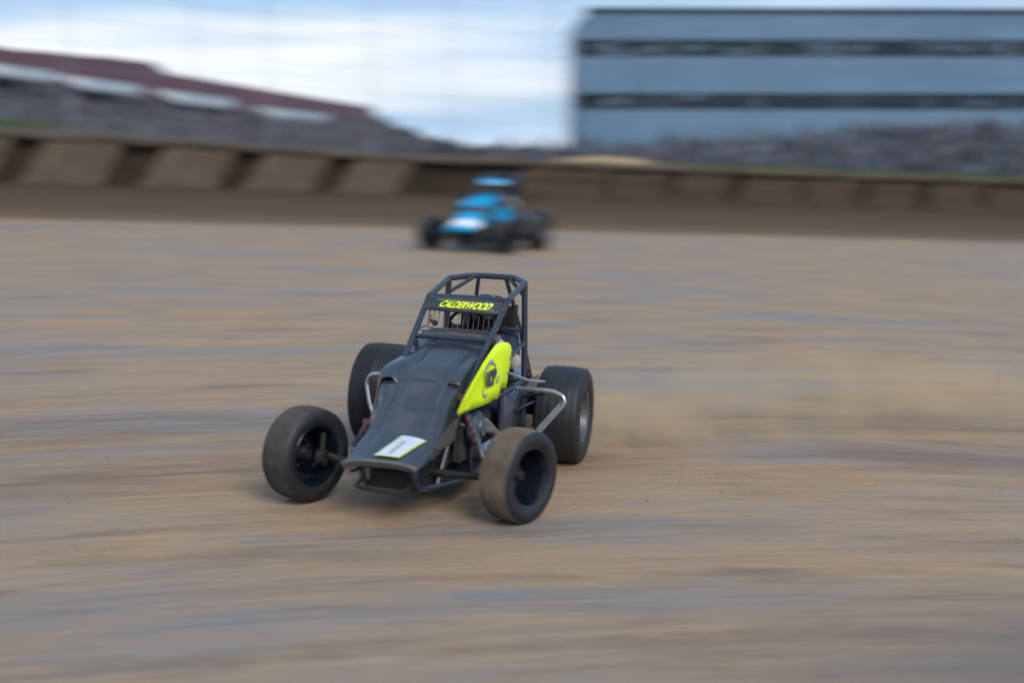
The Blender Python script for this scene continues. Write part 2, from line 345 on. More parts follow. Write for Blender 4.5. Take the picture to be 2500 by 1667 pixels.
# far ground sheet to the horizon
gx = [-900, -500, -250, -120, -80, -60, -40, -20, 0, 20, 40, 60, 80, 120, 250, 500, 900]; gy = [-400, -150, -60, -20, 0, 20, 40, 50, 60, 80, 120, 200, 400, 900, 1600]
def fz(X, Y):
    e = (Y-Ye(max(-60, min(60, X))))*EN
    return gz(X, Y)-.6-(.4 if Y < 60 else 0)+.9*smooth((Y-60)/60)
M['field'] = mat('field', (.11, .115, .075), .95, var=(.12, .095, .07), vscale=.05, bump=.4, bscale=2)
pts = [(X, Y, fz(X, Y)) for Y in gy for X in gx]; k_ = len(gx)
fs = [(j*k_+i, j*k_+i+1, (j+1)*k_+i+1, (j+1)*k_+i) for j in range(len(gy)-1) for i in range(k_-1)]
tag(attr_mesh('ground', pts, fs, M['field'], lambda p: (p[0], p[1], 0)), kind='structure')

# ------------------------------------------------------------------ the wall: dirt-coated blocks with slanted gaps
M['block'] = mat('dirty_concrete', (.112, .082, .056), .9, var=(.070, .050, .034), vscale=1.6, bump=.7, bscale=9)
M['blockd'] = mat('muddy_concrete', (.074, .051, .033), .95, var=(.042, .028, .018), vscale=1.3, bump=.7, bscale=8)
M['backwall'] = mat('dark_clay_face', (.032, .021, .013), .95, var=(.02, .013, .008), vscale=1.2, bump=.6, bscale=7)  # darker clay tone for the face seen between the blocks
def wallpt(X, z, e): return (X, epos(X, e), berm_z(X, 3.6)+z)
w = MB()
n_ = 140
w.grid(lambda u, v: wallpt(-70+140*u, -.5+(wall_h(-70+140*u)+.42)*v, WE+.28+noise.noise((u*160, v*3, 0))*.05), n_*2, 6)
bw = w.build('earth_wall', M['backwall']); tag(bw, 'long dark clay face behind the blocks around the track', 'wall')
w = MB()   # earth coping along the top
def cop(u, v):
    X = -70+140*u; s_ = [(WE-.10, -.16), (WE-.12, .0), (WE-.02, .06), (WE+.34, .05)][round(v*3)]
    return wallpt(X, wall_h(X)+s_[1]+noise.noise((X*.8, v*2, 5))*.05, s_[0]+noise.noise((X*1.1, v, 9))*.04)
w.grid(cop, 280, 3); tag(w.build('coping', M['earth'], bw), None)
def px_X(px, e=WE):       # X on the wall line seen at photo column px
    k = (px-1250)/3193.2; X = 0
    for _ in range(20): X = k*(epos(X, e)*.99+.3)
    return X
def block(x0, x1, slant, m, label, group, ht=1.0, wob=.02):
    xm = (x0+x1)/2; zb = berm_z(xm, 3.6); o = empty('wall_block', (xm, epos(xm, WE), zb-.05)); tag(o, label, 'wall block', group)
    h = (wall_h(xm)-.14)*ht; b_ = MB(); nu, nv = max(4, int((x1-x0)*3)), 8
    rnd = random.random()*50
    def f(side):
        def g_(u, v):
            X = lerp(x0, x1, u)+(v-.5)*slant; e_ = WE+(.20 if side else -.02)+(noise.noise((X*1.2+rnd, v*3, 2))*wob if not side else 0)
            e_ -= .05*smooth(1-v*3) if not side else 0
            z = berm_z(lerp(x0, x1, u), 3.6)-.04+h*v
            return (X-xm, epos(X, e_)-epos(xm, WE), z-zb+.05)
        return g_
    A = MB(); A.grid(f(0), nu, nv); Bk = MB(); Bk.grid(f(1), nu, nv); na = len(A.v)
    A.add(Bk.v, Bk.f)
    idx = lambda i, j: i*(nv+1)+j
    rim = [idx(0, j) for j in range(nv+1)]+[idx(i, nv) for i in range(1, nu+1)]+[idx(nu, j) for j in range(nv-1, -1, -1)]+[idx(i, 0) for i in range(nu-1, 0, -1)]
    for i in range(len(rim)):
        p, q = rim[i], rim[(i+1) % len(rim)]; A.f.append((p, q, q+na, p+na)); A.mi.append(0); A.sm.append(False)
    A.build('panel', m, o)
    # packed dirt at the foot of the block
    D = MB(); D.grid(lambda u, v: (lerp(x0-.15, x1+.1, u)-xm-slant*.5, epos(lerp(x0, x1, u), WE-.03-.34*(1-v))-epos(xm, WE), berm_z(lerp(x0, x1, u), 3.6)-zb+.03-.14*(1-v)+.22*v*v+noise.noise((u*9+rnd, v, 1))*.05), nu*2, 4)
    D.build('dirt_skirt', M['berm'], o)
    return o
GB = 'dirty blocks along the far edge of the track'
left = [(-320, -165), (-130, 12), (88, 280), (378, 555), (625, 785), (848, 990)]
labs = [None, 'tan dirty block at the far left edge of the wall', 'wide tan block, second from the left along the wall, between two broad dark gaps',
        'wide tan block below the pale canopies, third from the left along the wall', 'tan block, fourth from the left, between two narrow dark gaps',
        'last light tan block before the broad dark gap left of the blue car']
# px are mid-height block ends
for (a_, b_), lb in zip(left, labs):
    if lb is None: continue
    sl_ = .72
    block(px_X(a_)+.0, px_X(b_)-.0, sl_, M['block'], lb, GB)
rp_ = [1255, 1480, 1640, 1800, 1960, 2110, 2260, 2400, 2540, 2700]
rl = ['muddy brown block just right of the blue car', 'muddy block below the sandy mound', 'muddy block where the grass strip begins', 'muddy block under the left end of the long window bands',
      'muddy block below the middle of the tall building', 'muddy block below the red banner', 'muddy block right of the red banner', 'muddy block near the right edge of the picture', 'muddy block cut by the right edge of the picture']
for i in range(len(rp_)-1):
    block(px_X(rp_[i])+.10, px_X(rp_[i+1])-.12-.12*(i % 3), .55, M['blockd'], rl[i], GB, ht=.94-.05*(i % 2), wob=.09)

# sandy mound and grass along the crest
def mound():
    b_ = MB(); x0, x1 = px_X(1335, 6), px_X(1620, 6)
    def f(u, v):
        X = lerp(x0, x1, u); e_ = lerp(4.4, 7.6, v); h = .20*math.sin(math.pi*u)**.8*math.sin(math.pi*v)
        return (X, epos(X, e_), ez(X, e_)-.03+h*(1+.3*noise.noise((X*2, e_*2, 0))))
    b_.grid(f, 30, 14); return b_.build('sand_pile', mat('sand', (.42, .29, .14), .95, var=(.33, .22, .11), bump=.5))
tag(mound(), 'low mound of orange sand on top of the wall right of the blue car', 'sand mound')
M['grass'] = mat('grass', (.055, .095, .03), .8, var=(.08, .11, .045), vscale=1)
gb = MB()
def blades(x0, x1, n, e0, e1, hh, den=lambda X: 1):
    for _ in range(n):
        X = random.uniform(x0, x1)
        if random.random() > den(X): continue
        e_ = random.uniform(e0, e1); z = ez(X, e_)-.02; h = hh*random.uniform(.6, 1.3); a_ = random.uniform(0, 6.28); wd = .02
        dx, dy = math.cos(a_)*wd, math.sin(a_)*wd; ln = random.uniform(-.06, .06); Y = epos(X, e_)
        gb.add([(X-dx, Y-dy, z), (X+dx, Y+dy, z), (X+ln, Y+ln*.5, z+h)], [(0, 1, 2)], 0, False)
blades(px_X(-200, 6), px_X(190, 6), 9000, 5.4, 7.6, .16, lambda X: smooth((px_X(200, 6)-X)/2.5))
blades(px_X(1500, 6), px_X(2900, 6), 26000, 4.3, 7.0, .13, lambda X: smooth((X-px_X(1480, 6))/6))
tag(gb.build('grass', M['grass']), 'strip of green grass along the crest of the wall', None, kind='stuff')

# ------------------------------------------------------------------ catch fence
M['cable'] = mat('cable', (.20, .23, .27), .5, metal=.5)
M['post'] = mat('galvanised_post', (.33, .38, .45), .5, metal=.4)
fe = empty('catch_fence', wallpt(0, 0, WE+.7)); tag(fe, 'tall catch fence of posts and thin steel cables above the wall', 'fence')
fo = Vector(fe.location)
pxs = [-330, -60, 190, 490, 668, 915, 1105, 1340, 1590, 1840, 2090, 2340, 2620]
fpts = [px_X(p, WE+.7) for p in pxs]
for X in fpts:
    b_ = MB(); base = Vector(wallpt(X, 0, WE+.6))-fo; zt = wall_h(X)
    b_.tube([base+Vector((0, 0, -.2)), base+Vector((0, 0, zt+4.2)), base+Vector((0, -.5, zt+5.2)), base+Vector((0, -1.2, zt+5.7))], .018, 8, round_=.5)
    b_.build('post', M['post'], fe)
for k in range(7):
    b_ = MB(); P_ = []
    for i in range(len(fpts)-1):
        for q in range(4):
            t = q/4; X = lerp(fpts[i], fpts[i+1], t); zz = .55+k*.78-.04*math.sin(math.pi*t)
            P_.append(Vector(wallpt(X, wall_h(X)+zz, WE+.55))-fo)
    b_.tube(P_, .006, 4, caps=False); b_.build('cable', M['cable'], fe)

# ------------------------------------------------------------------ crowds
def crowd(name, spots, palette, label):
    me = bpy.data.meshes.new(name); V = []; F = []; CL = []
    ring = [(math.cos(2*math.pi*k/6), math.sin(2*math.pi*k/6)) for k in range(6)]
    for (x, y, z) in spots:
        sc = random.uniform(.9, 1.1); o = len(V); c = random.choice(palette); k_ = random.uniform(.7, 1.2); c = tuple(q*k_*.75+w_*.25 for q, w_ in zip(c, (.06, .07, .10))); leg = random.choice([(.02, .025, .045), (.04, .04, .045), (.08, .07, .06)]); sk = random.choice([(.14, .10, .09), (.10, .08, .075), (.06, .05, .045), (.05, .06, .08), (.14, .15, .18), (.04, .04, .05)])  # clothes blended toward blue-grey: bluish haze put into their colour
        a_ = random.uniform(-.4, .4); ca, sa = math.cos(a_), math.sin(a_); stand = .38 if random.random() < .15 else 0
        prof = [(-.02, .15, .22), (.32+stand, .17, .16), (.62+stand, .22, .13), (.86+stand, .23, .12), (.94+stand, .08, .07), (1.0+stand, .075, .08), (1.08+stand, .095, .11), (1.19+stand, .08, .09), (1.24+stand, .02, .02)]
        for (h, rx, ry) in prof:
            for (p, q) in ring:
                px_, py_ = p*rx*sc, q*ry*sc; V.append((x+px_*ca-py_*sa, y+px_*sa+py_*ca, z+h*sc))
        for j in range(len(prof)-1):
            for k in range(6):
                F.append((o+j*6+k, o+j*6+(k+1) % 6, o+(j+1)*6+(k+1) % 6, o+(j+1)*6+k)); CL.append(leg if j == 0 else (c if j < 4 else sk))
    me.from_pydata(V, [], F); at = me.color_attributes.new('clothes', 'FLOAT_COLOR', 'CORNER')
    at.data.foreach_set('color', [q for c in CL for _ in range(4) for q in (*c, 1)])
    m = bpy.data.materials.new('clothing'); m.use_nodes = True; t = m.node_tree; b = t.nodes['Principled BSDF']; b.inputs['Roughness'].default_value = .9
    an = N(t, 'ShaderNodeAttribute', attribute_name='clothes'); t.links.new(an.outputs['Color'], b.inputs['Base Color']); me.materials.append(m)
    me.polygons.foreach_set('use_smooth', [True]*len(F)); me.update()
    o = bpy.data.objects.new(name, me); col.objects.link(o); tag(o, label, None, kind='stuff'); return o
pal = [(.03, .04, .07), (.05, .06, .08), (.10, .11, .13), (.03, .03, .035), (.15, .16, .19), (.05, .08, .14), (.06, .045, .06), (.06, .06, .07), (.13, .15, .18), (.06, .05, .09), (.05, .08, .11), (.04, .05, .08), (.06, .07, .10), (.035, .05, .06)]
M['bleach'] = mat('bleacher_steel', (.13, .15, .18), .6, metal=.2, var=(.09, .1, .12), vscale=.4)
M['maroon'] = mat('maroon_windscreen', (.175, .080, .10), .8, var=(.12, .068, .088), vscale=.35)
M['canopy'] = mat('pale_canopy', (.52, .58, .62), .6, var=(.42, .48, .52))
M['darkpost'] = mat('dark_post', (.05, .055, .065), .5)
# left stand, running away from the camera
SL = .053
def lp(off, Y, z): return (-off+SL*Y, Y, z)
ls = empty('grandstand', lp(30, 75, 0)); tag(ls, 'long crowded grandstand on the left with a maroon screen along its top edge', 'grandstand')
lo = Vector(ls.location); NR = 16
Y0, Y1 = 42, 226
st = MB()
for i in range(NR):
    off = lerp(23, 35, i/(NR-1)); z = lerp(1.0, 5.1, i/(NR-1)); wd = 12/(NR-1)
    a0, a1 = Vector(lp(off, Y0, 0)), Vector(lp(off, Y1, 0))
    q = [Vector(lp(off-wd/2, Y, zz))-lo for Y in (Y0, Y1) for zz in (-1.5, z)]+[Vector(lp(off+wd/2-.01, Y, zz))-lo for Y in (Y0, Y1) for zz in (-1.5, z)]
    st.add(q, [(0, 2, 3, 1), (4, 5, 7, 6), (1, 3, 7, 5), (0, 1, 5, 4), (2, 6, 7, 3)], 0, False)
st.build('terrace', M['bleach'], ls)
sc_ = MB(); tops = [(42, 8.1), (78, 8.1), (84, 8.15), (100, 8.7), (111, 9.0), (113, 8.3), (125, 8.3), (160, 8.35), (200, 8.4), (226, 8.5)]
Yv = [42+i*2 for i in range(93)]
for i in range(len(Yv)-1):
    z0, z1 = interp(tops, Yv[i]), interp(tops, Yv[i+1])
    q = [Vector(lp(o_, Y, zz))-lo for o_ in (35.5, 35.55) for Y, zz in ((Yv[i], 4.8), (Yv[i+1]-.03, 4.8), (Yv[i+1]-.03, z1+.05*math.sin(Y0+i)), (Yv[i], z0))]
    sc_.add(q, [(0, 1, 2, 3), (4, 7, 6, 5), (3, 2, 6, 7), (0, 3, 7, 4), (1, 5, 6, 2)], 0, False)
sc_.build('windscreen', M['maroon'], ls)
pp = MB()
for i in range(0, len(Yv), 2):
    b0 = Vector(lp(35.62, Yv[i], 0))-lo; pp.tube([b0, b0+Vector((0, 0, interp(tops, Yv[i])+.1))], .05, 6)
pp.build('screen_posts', M['darkpost'], ls)
spots = []
for i in range(NR):
    off = lerp(23, 35, i/(NR-1))-.1; z = lerp(1.0, 5.1, i/(NR-1)); Y = 46
    while Y < 225:
        Y += random.uniform(.5, .8)
        if random.random() < .88: spots.append(lp(off+random.uniform(-.1, .1), Y, z))
crowd('spectators', spots, pal, 'dense dark crowd filling the long stand on the left')
def Yat(off, px): return off/(SL+(1250-px)/3193.2)
for i, (a_, b_, top, th, lb) in enumerate([(10, 120, 181, .6, 'pale canopy at the left edge, highest of the four over the left stand'), (205, 330, 213, .7, 'pale canopy over the left stand, second from the left'),
        (435, 560, 247, .85, 'pale canopy over the left stand, third from the left'), (665, 790, 285, 1.0, 'pale canopy over the left stand, farthest and lowest of the four')]):
    ya, yb = Yat(32, a_), Yat(32, b_); ym = (ya+yb)/2; zt = zat(top, Yat(32, (max(a_, 0)+b_)/2))
    o = empty('canopy', lp(32, ym, 4.2)); tag(o, lb, 'canopy', 'pale canopies over the left stand'); oo = Vector(o.location)
    c_ = MB(); q = [Vector(lp(of_, Y, zz))-oo for Y in (ya, yb) for of_, zz in ((31.2, zt-th/2), (31.2, zt+th/2), (33.6, zt+th/2+.3), (33.6, zt+th/2+.2), (31.35, zt-th/2))]
    c_.add(q, [(0, 1, 2, 3, 4), (9, 8, 7, 6, 5), (0, 5, 6, 1), (1, 6, 7, 2), (2, 7, 8, 3), (3, 8, 9, 4), (4, 9, 5, 0)], 0, False)
    c_.build('roof', M['canopy'], o)
    for of_ in (31.5, 33.4):
        for t in (.03, .35, .65, .97):
            p0 = Vector(lp(of_, lerp(ya, yb, t), 0))-oo; c_ = MB(); c_.tube([Vector((p0.x, p0.y, -1)), Vector((p0.x, p0.y, zt-4.2+th/2-.1))], .05, 6); c_.build('post', M['darkpost'], o)

# right stand in front of the tower
def rp3(X, d, z): return (X, 60+d+.05*X, z)
rs = empty('bleacher', (20, 62, 0)); tag(rs, 'low crowded bleacher in front of the grey blue tower building', 'bleacher')
ro = Vector(rs.location); st = MB(); spots = []; NR2 = 14
def rowz(X, i): return (.15+i*.17)*lerp(.55, 1.12, smooth((X-2)/24))-.2
for i in range(NR2):
    xx = [-3+j*2 for j in range(28)]
    for j in range(len(xx)-1):
        z0, z1 = rowz(xx[j], i), rowz(xx[j+1], i)
        q = [Vector(rp3(X, d, zz))-ro for d in (i*.9, i*.9+.88) for X, zz in ((xx[j], -2.5), (xx[j+1], -2.5), (xx[j+1], z1), (xx[j], z0))]
        st.add(q, [(0, 1, 2, 3), (4, 7, 6, 5), (3, 2, 6, 7)], 0, False)
    X = -2
    while X < 50:
        X += random.uniform(.48, .75)
        if random.random() < .9: spots.append(rp3(X, i*.9+.4+random.uniform(-.1, .1), rowz(X, i)))
st.build('terrace', M['bleach'], rs)
crowd('spectators', spots, pal, 'dense dark crowd on the low bleacher below the tower building')
rb = MB(); Xb0, Xb1 = (2105-1250)/3193.2*70, (2300-1250)/3193.2*70
bo_ = empty('banner', (Xb0, 73.5, 0)); tag(bo_, 'long thin red banner above the crowd in front of the tower building', 'banner')
rb.box(((Xb1-Xb0)/2, 0, 2.85), (Xb1-Xb0, .05, .34), Matrix.Rotation(-.025, 3, 'Y')); rb.build('cloth', mat('red_banner', (.42, .09, .08), .7), bo_)
for t in (0.02, .98):
    c_ = MB(); c_.tube([((Xb1-Xb0)*t, .06, -1), ((Xb1-Xb0)*t, .06, 3.2)], .04, 6); c_.build('post', M['darkpost'], bo_)

# ------------------------------------------------------------------ tower building
def clad_mat():
    m = bpy.data.materials.new('corrugated_cladding'); m.use_nodes = True; t = m.node_tree; b = t.nodes['Principled BSDF']; b.inputs['Roughness'].default_value = .45; b.inputs['Metallic'].default_value = .15
    tx = N(t, 'ShaderNodeTexCoord'); wv = N(t, 'ShaderNodeTexWave', Scale=1.6, wave_profile='SIN'); t.links.new(tx.outputs['Object'], wv.inputs['Vector'])
    mp_ = N(t, 'ShaderNodeMapping'); mp_.inputs['Scale'].default_value = (.12, .12, .5); t.links.new(tx.outputs['Object'], mp_.inputs['Vector'])
    n = N(t, 'ShaderNodeTexNoise', Scale=1, Detail=4); t.links.new(mp_.outputs[0], n.inputs['Vector'])
    r_ = ramp(t, [(.35, (.098, .175, .262)), (.65, (.128, .215, .315))]); t.links.new(n.outputs['Fac'], r_.inputs[0]); t.links.new(r_.outputs[0], b.inputs['Base Color'])
    bp = N(t, 'ShaderNodeBump', Strength=.3, Distance=.04); t.links.new(wv.outputs['Fac'], bp.inputs['Height']); t.links.new(bp.outputs[0], b.inputs['Normal']); return m
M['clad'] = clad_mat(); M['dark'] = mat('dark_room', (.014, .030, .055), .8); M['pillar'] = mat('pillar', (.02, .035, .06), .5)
M['trim'] = mat('roof_trim', (.07, .085, .11), .5)
gm = bpy.data.materials.new('tinted_glass'); gm.use_nodes = True; t = gm.node_tree; t.nodes.remove(t.nodes['Principled BSDF'])
tr_ = N(t, 'ShaderNodeBsdfTransparent'); tr_.inputs[0].default_value = (.45, .55, .66, 1); gl = N(t, 'ShaderNodeBsdfGlossy', Roughness=.08); gl.inputs[0].default_value = (.8, .9, 1, 1)
mxs = N(t, 'ShaderNodeMixShader'); mxs.inputs[0].default_value = .045; t.links.new(tr_.outputs[0], mxs.inputs[1]); t.links.new(gl.outputs[0], mxs.inputs[2]); t.links.new(mxs.outputs[0], t.nodes['Material Output'].inputs[0])
BY = 108; BX0 = (1411-1250)/3193.2*BY
tb = empty('tower_building', (BX0, BY, -1), (0, 0, R(1.6))); tag(tb, 'large grey blue clad tower building with two dark bands of windows', 'building')
def zpx(y): return zat(y, BY)+1
nb = 8; bay = 7.05; wid = nb*bay+1; H_ = zpx(25)
w = MB()
bands = [(zpx(97), H_, 0), (zpx(228), zpx(139), 0), (0, zpx(269), 0)]
for j, (z0, z1, _) in enumerate(bands):
    if j == 0:   # the parapet corner is cut on a slant
        q = [(0-.15, 0, z0), (wid, 0, z0), (wid, 0, z1), (.65, 0, z1), (-.15, 2.6, z0), (wid, 2.6, z0), (wid, 2.6, z1), (.65, 2.6, z1)]
        w.add(q, [(0, 1, 2, 3), (4, 7, 6, 5), (0, 3, 7, 4), (1, 5, 6, 2), (3, 2, 6, 7), (0, 4, 5, 1)], 0, False)
    else: w.box((wid/2, 1.3, (z0+z1)/2), (wid, 2.6, z1-z0))
w.box((wid/2, 9, H_/2-.2), (wid-.4, 12.6, H_-.5))
w.build('wall', M['clad'], tb)
w = MB(); w.box((wid/2+.3, 1.2, H_+.09), (wid-.5, 3.2, .18)); w.build('roof_edge', M['trim'], tb)
for z0, z1 in ((zpx(139), zpx(97)), (zpx(269), zpx(228))):
    w = MB(); w.box((wid/2, 2.6, (z0+z1)/2), (wid-.4, .15, z1-z0-.02)); w.box((.1, 1.6, (z0+z1)/2), (.2, 1.9, z1-z0-.004)); w.build('room_wall', M['dark'], tb)
    for i in range(nb):
        x = .9+i*bay
        pl = MB(); pl.box((x+bay-.5, .45, (z0+z1)/2), (.95, .4, z1-z0-.004)); pl.build('pillar', M['pillar'], tb)
        fr = MB(); xa, xb = x+.05, x+bay-1.02
        for q in range(4): fr.box((lerp(xa, xb, q/3), .3, (z0+z1)/2), (.07, .1, z1-z0-.006))
        for zz in (z0+.05, z1-.05): fr.box(((xa+xb)/2, .3, zz), (xb-xa-.08, .09, .09))
        fo_ = fr.build('window', M['darkpost'], tb)
        pn = MB(); pn.box(((xa+xb)/2, .33, (z0+z1)/2), (xb-xa-.1, .02, z1-z0-.2)); pn.build('pane', gm, fo_)
M['lamp'] = mat('lamp', (.8, .8, .75), .5, emit=(1, .97, .88, 3))
for (px_, py_, ln) in [(1470, 111, 2.2), (1500, 126, 2.6), (1580, 118, 2.0), (1690, 115, 2.0), (1790, 122, 2), (1990, 107, 2.4), (2010, 121, 2.6), (2080, 114, 2.6), (2260, 108, 2.8), (2330, 114, 2.0), (2420, 110, 2), (2455, 124, 2.4), (1500, 246, 2.2), (1690, 236, 2.0), (2390, 249, 1.8)]:
    x = (px_-1250)/3193.2*(BY+1.4)-BX0; z = zpx(py_)
    lm = MB(); lm.box((x, 1.4, z), (ln, .03, .03), Matrix.Rotation(-.05, 3, 'Y')); lm.build('ceiling_lamp', M['lamp'], tb)

# ------------------------------------------------------------------ far trees
M['leaf'] = mat('far_foliage', (.045, .055, .075), .9, var=(.07, .075, .075), vscale=.4)
M['bark'] = mat('bark', (.08, .06, .05), .9)
def tree(X, Y, zb, h, r, label):
    o = empty('tree', (X, Y, zb)); tag(o, label, 'tree', 'dark trees beyond the end of the left stand')
    t_ = MB(); t_.tube([(0, 0, -.5), (.1, 0, h*.35), (0, .1, h*.8)], [.22, .16, .05], 7)
    for k in range(5):
        a_ = k*1.3; t_.tube([(0, 0, h*(.3+.08*k)), (math.cos(a_)*r*.6, math.sin(a_)*r*.6, h*(.5+.09*k))], [.08, .03], 5)
    t_.build('trunk', M['bark'], o); c_ = MB()
    cl = [(random.uniform(-.7, .7)*r, random.uniform(-.7, .7)*r, h*random.uniform(.32, .92), random.uniform(.25, .45)*r) for _ in range(13)]
    for (cx, cy, cz, cr_) in cl:
        for _ in range(150):
            d = Vector((random.gauss(0, 1), random.gauss(0, 1), random.gauss(0, 1))).normalized()*cr_*random.uniform(.6, 1.05)
            p = Vector((cx, cy, cz))+d; q = Euler((random.uniform(0, 6), random.uniform(0, 6), 0)).to_matrix(); s_ = random.uniform(.09, .2)*1.2
            c_.add([p+q @ Vector(v) for v in ((-s_, -s_*.5, 0), (s_, -s_*.5, 0), (s_*.6, s_*.7, 0), (-s_*.6, s_*.7, 0))], [(0, 1, 2, 3)], 0, False)
    c_.build('crown', M['leaf'], o)
tl = ['tallest dark tree touching the end of the left stand', 'dark tree, second beyond the left stand', 'dark tree, third beyond the left stand', 'dark tree, fourth beyond the left stand', 'dark bushy tree above the narrow wall gap', 'low dark tree, sixth beyond the left stand', 'low dark tree, lowest of the row, just left of the blue car', 'small dark tree above the blue car', 'small dark tree between the blue car and the tower building', 'small dark tree right beside the base of the tower building']
for i, (px_, top) in enumerate([(905, 275), (950, 298), (990, 318), (1025, 330), (1065, 340), (1105, 352), (1160, 366), (1230, 370), (1300, 369), (1370, 366)]):
    Y = 210 if i < 6 else 190; X = (px_-1250)/3193.2*Y; zt = zat(top, Y); zb = -1.2
    tree(X, Y, zb, zt-zb, 2.6, tl[i])
# scrub mass along the horizon
sc_ = MB()
for _ in range(9000):
    X = random.uniform(-70, 30); Y = random.uniform(150, 180); z = -1.5+random.uniform(0, 1)**.7*(2.7+.5*noise.noise((X*.2, 0, 0))); s_ = random.uniform(.2, .4); q = Euler((random.uniform(0, 6), random.uniform(0, 6), 0)).to_matrix()
    sc_.add([Vector((X, Y, z))+q @ Vector(v) for v in ((-s_, -s_*.5, 0), (s_, -s_*.5, 0), (0, s_*.8, 0))], [(0, 1, 2)], 0, False)
tag(sc_.build('scrub', M['leaf']), 'low dark scrub along the horizon between stand and tower', None, kind='stuff')

# ------------------------------------------------------------------ race car
def shear(v): return Vector((v.x, v.y+.035-.058*(v.x-.31), v.z))
def text_mesh(body, size, sx, shear_, offset, name, m, parent, mtx, extr=.001):
    cu = bpy.data.curves.new(name, 'FONT'); cu.body = body; cu.size = size; cu.shear = shear_; cu.offset = offset; cu.extrude = extr; cu.align_x = 'CENTER'; cu.align_y = 'CENTER'; cu.space_character = .95
    to = bpy.data.objects.new(name, cu); col.objects.link(to); bpy.context.view_layer.update()
    me = bpy.data.meshes.new_from_object(to); bpy.data.objects.remove(to)
    me.transform(Matrix.Diagonal((sx, 1, 1, 1))); me.transform(mtx); me.materials.clear(); me.materials.append(m)
    o = bpy.data.objects.new(name, me); col.objects.link(o); o.parent = parent; return o

def wheel(root, name, c, r, w, rimr, steer, tread, rimm, grooves, spin=0, dish=.5, label=None, side=1, gd=.007):
    """hub at local origin; +y is the car's left"""
    o = empty(name, c, (0, spin, steer)); o.parent = root
    if label: o['label'] = label
    hw = w/2; sh = hw*.86
    prof = [(-hw*.80, rimr-.004), (-hw*.98, rimr+.02), (-hw*1.02, (rimr+r)/2), (-hw*.97, r-.035), (-sh, r-.010)]; mi = [0, 0, 0, 0]
    ng = grooves; n = ng*4
    for k in range(n+1):
        y = lerp(-sh+.006, sh-.006, k/n); cr_ = r-.010*(abs(y)/sh)**3
        prof.append((y, cr_-(gd if k % 4 in (1, 2) else 0))); mi.append(1)
    prof += [(sh, r-.010), (hw*.97, r-.035), (hw*1.02, (rimr+r)/2), (hw*.98, rimr+.02), (hw*.80, rimr-.004)]; mi += [1, 0, 0, 0, 0]
    t_ = MB(); t_.lathe(prof, 72, mis=mi); t_.build('tyre', [M['rubber'], tread], o, auto=50)
    d = dish*hw*side   # y of the wheel disc
    rm = MB()
    rm.lathe([(-hw*.84, rimr+.012), (-hw*.90, rimr+.004), (-hw*.84, rimr-.012), (-hw*.5, rimr-.028), (d-.02 if side > 0 else d, rimr-.05), (hw*.5, rimr-.028), (hw*.84, rimr-.012), (hw*.90, rimr+.004), (hw*.84, rimr+.012)], 56)
    rm.lathe([(d, rimr-.048), (d-.004, rimr*.62), (d+.012, rimr*.55), (d+.012, rimr*.35), (d+.018, rimr*.3), (d+.020, .05), (d+.020, .001)], 40)
    rm.lathe([(d-.03, .001), (d-.03, rimr*.3), (d-.012, rimr*.6), (d-.012, rimr-.05)], 40)
    for k in range(12):
        a_ = k*math.pi/6; rm.tube([(rimr*.45*math.cos(a_), d-.035, rimr*.45*math.sin(a_)), (rimr*.45*math.cos(a_), d+.03, rimr*.45*math.sin(a_))], .009, 6, mi=1)
    rm.build('rim', [rimm, M['engine']], o)
    hb = MB(); hb.lathe([(-.09, .001), (-.09, .05), (-.06, .055), (-.02, .05), (.0, .035), (.02, .03), (.02, .001)], 20); hb.build('hub', M['rubber'], o)
    return o

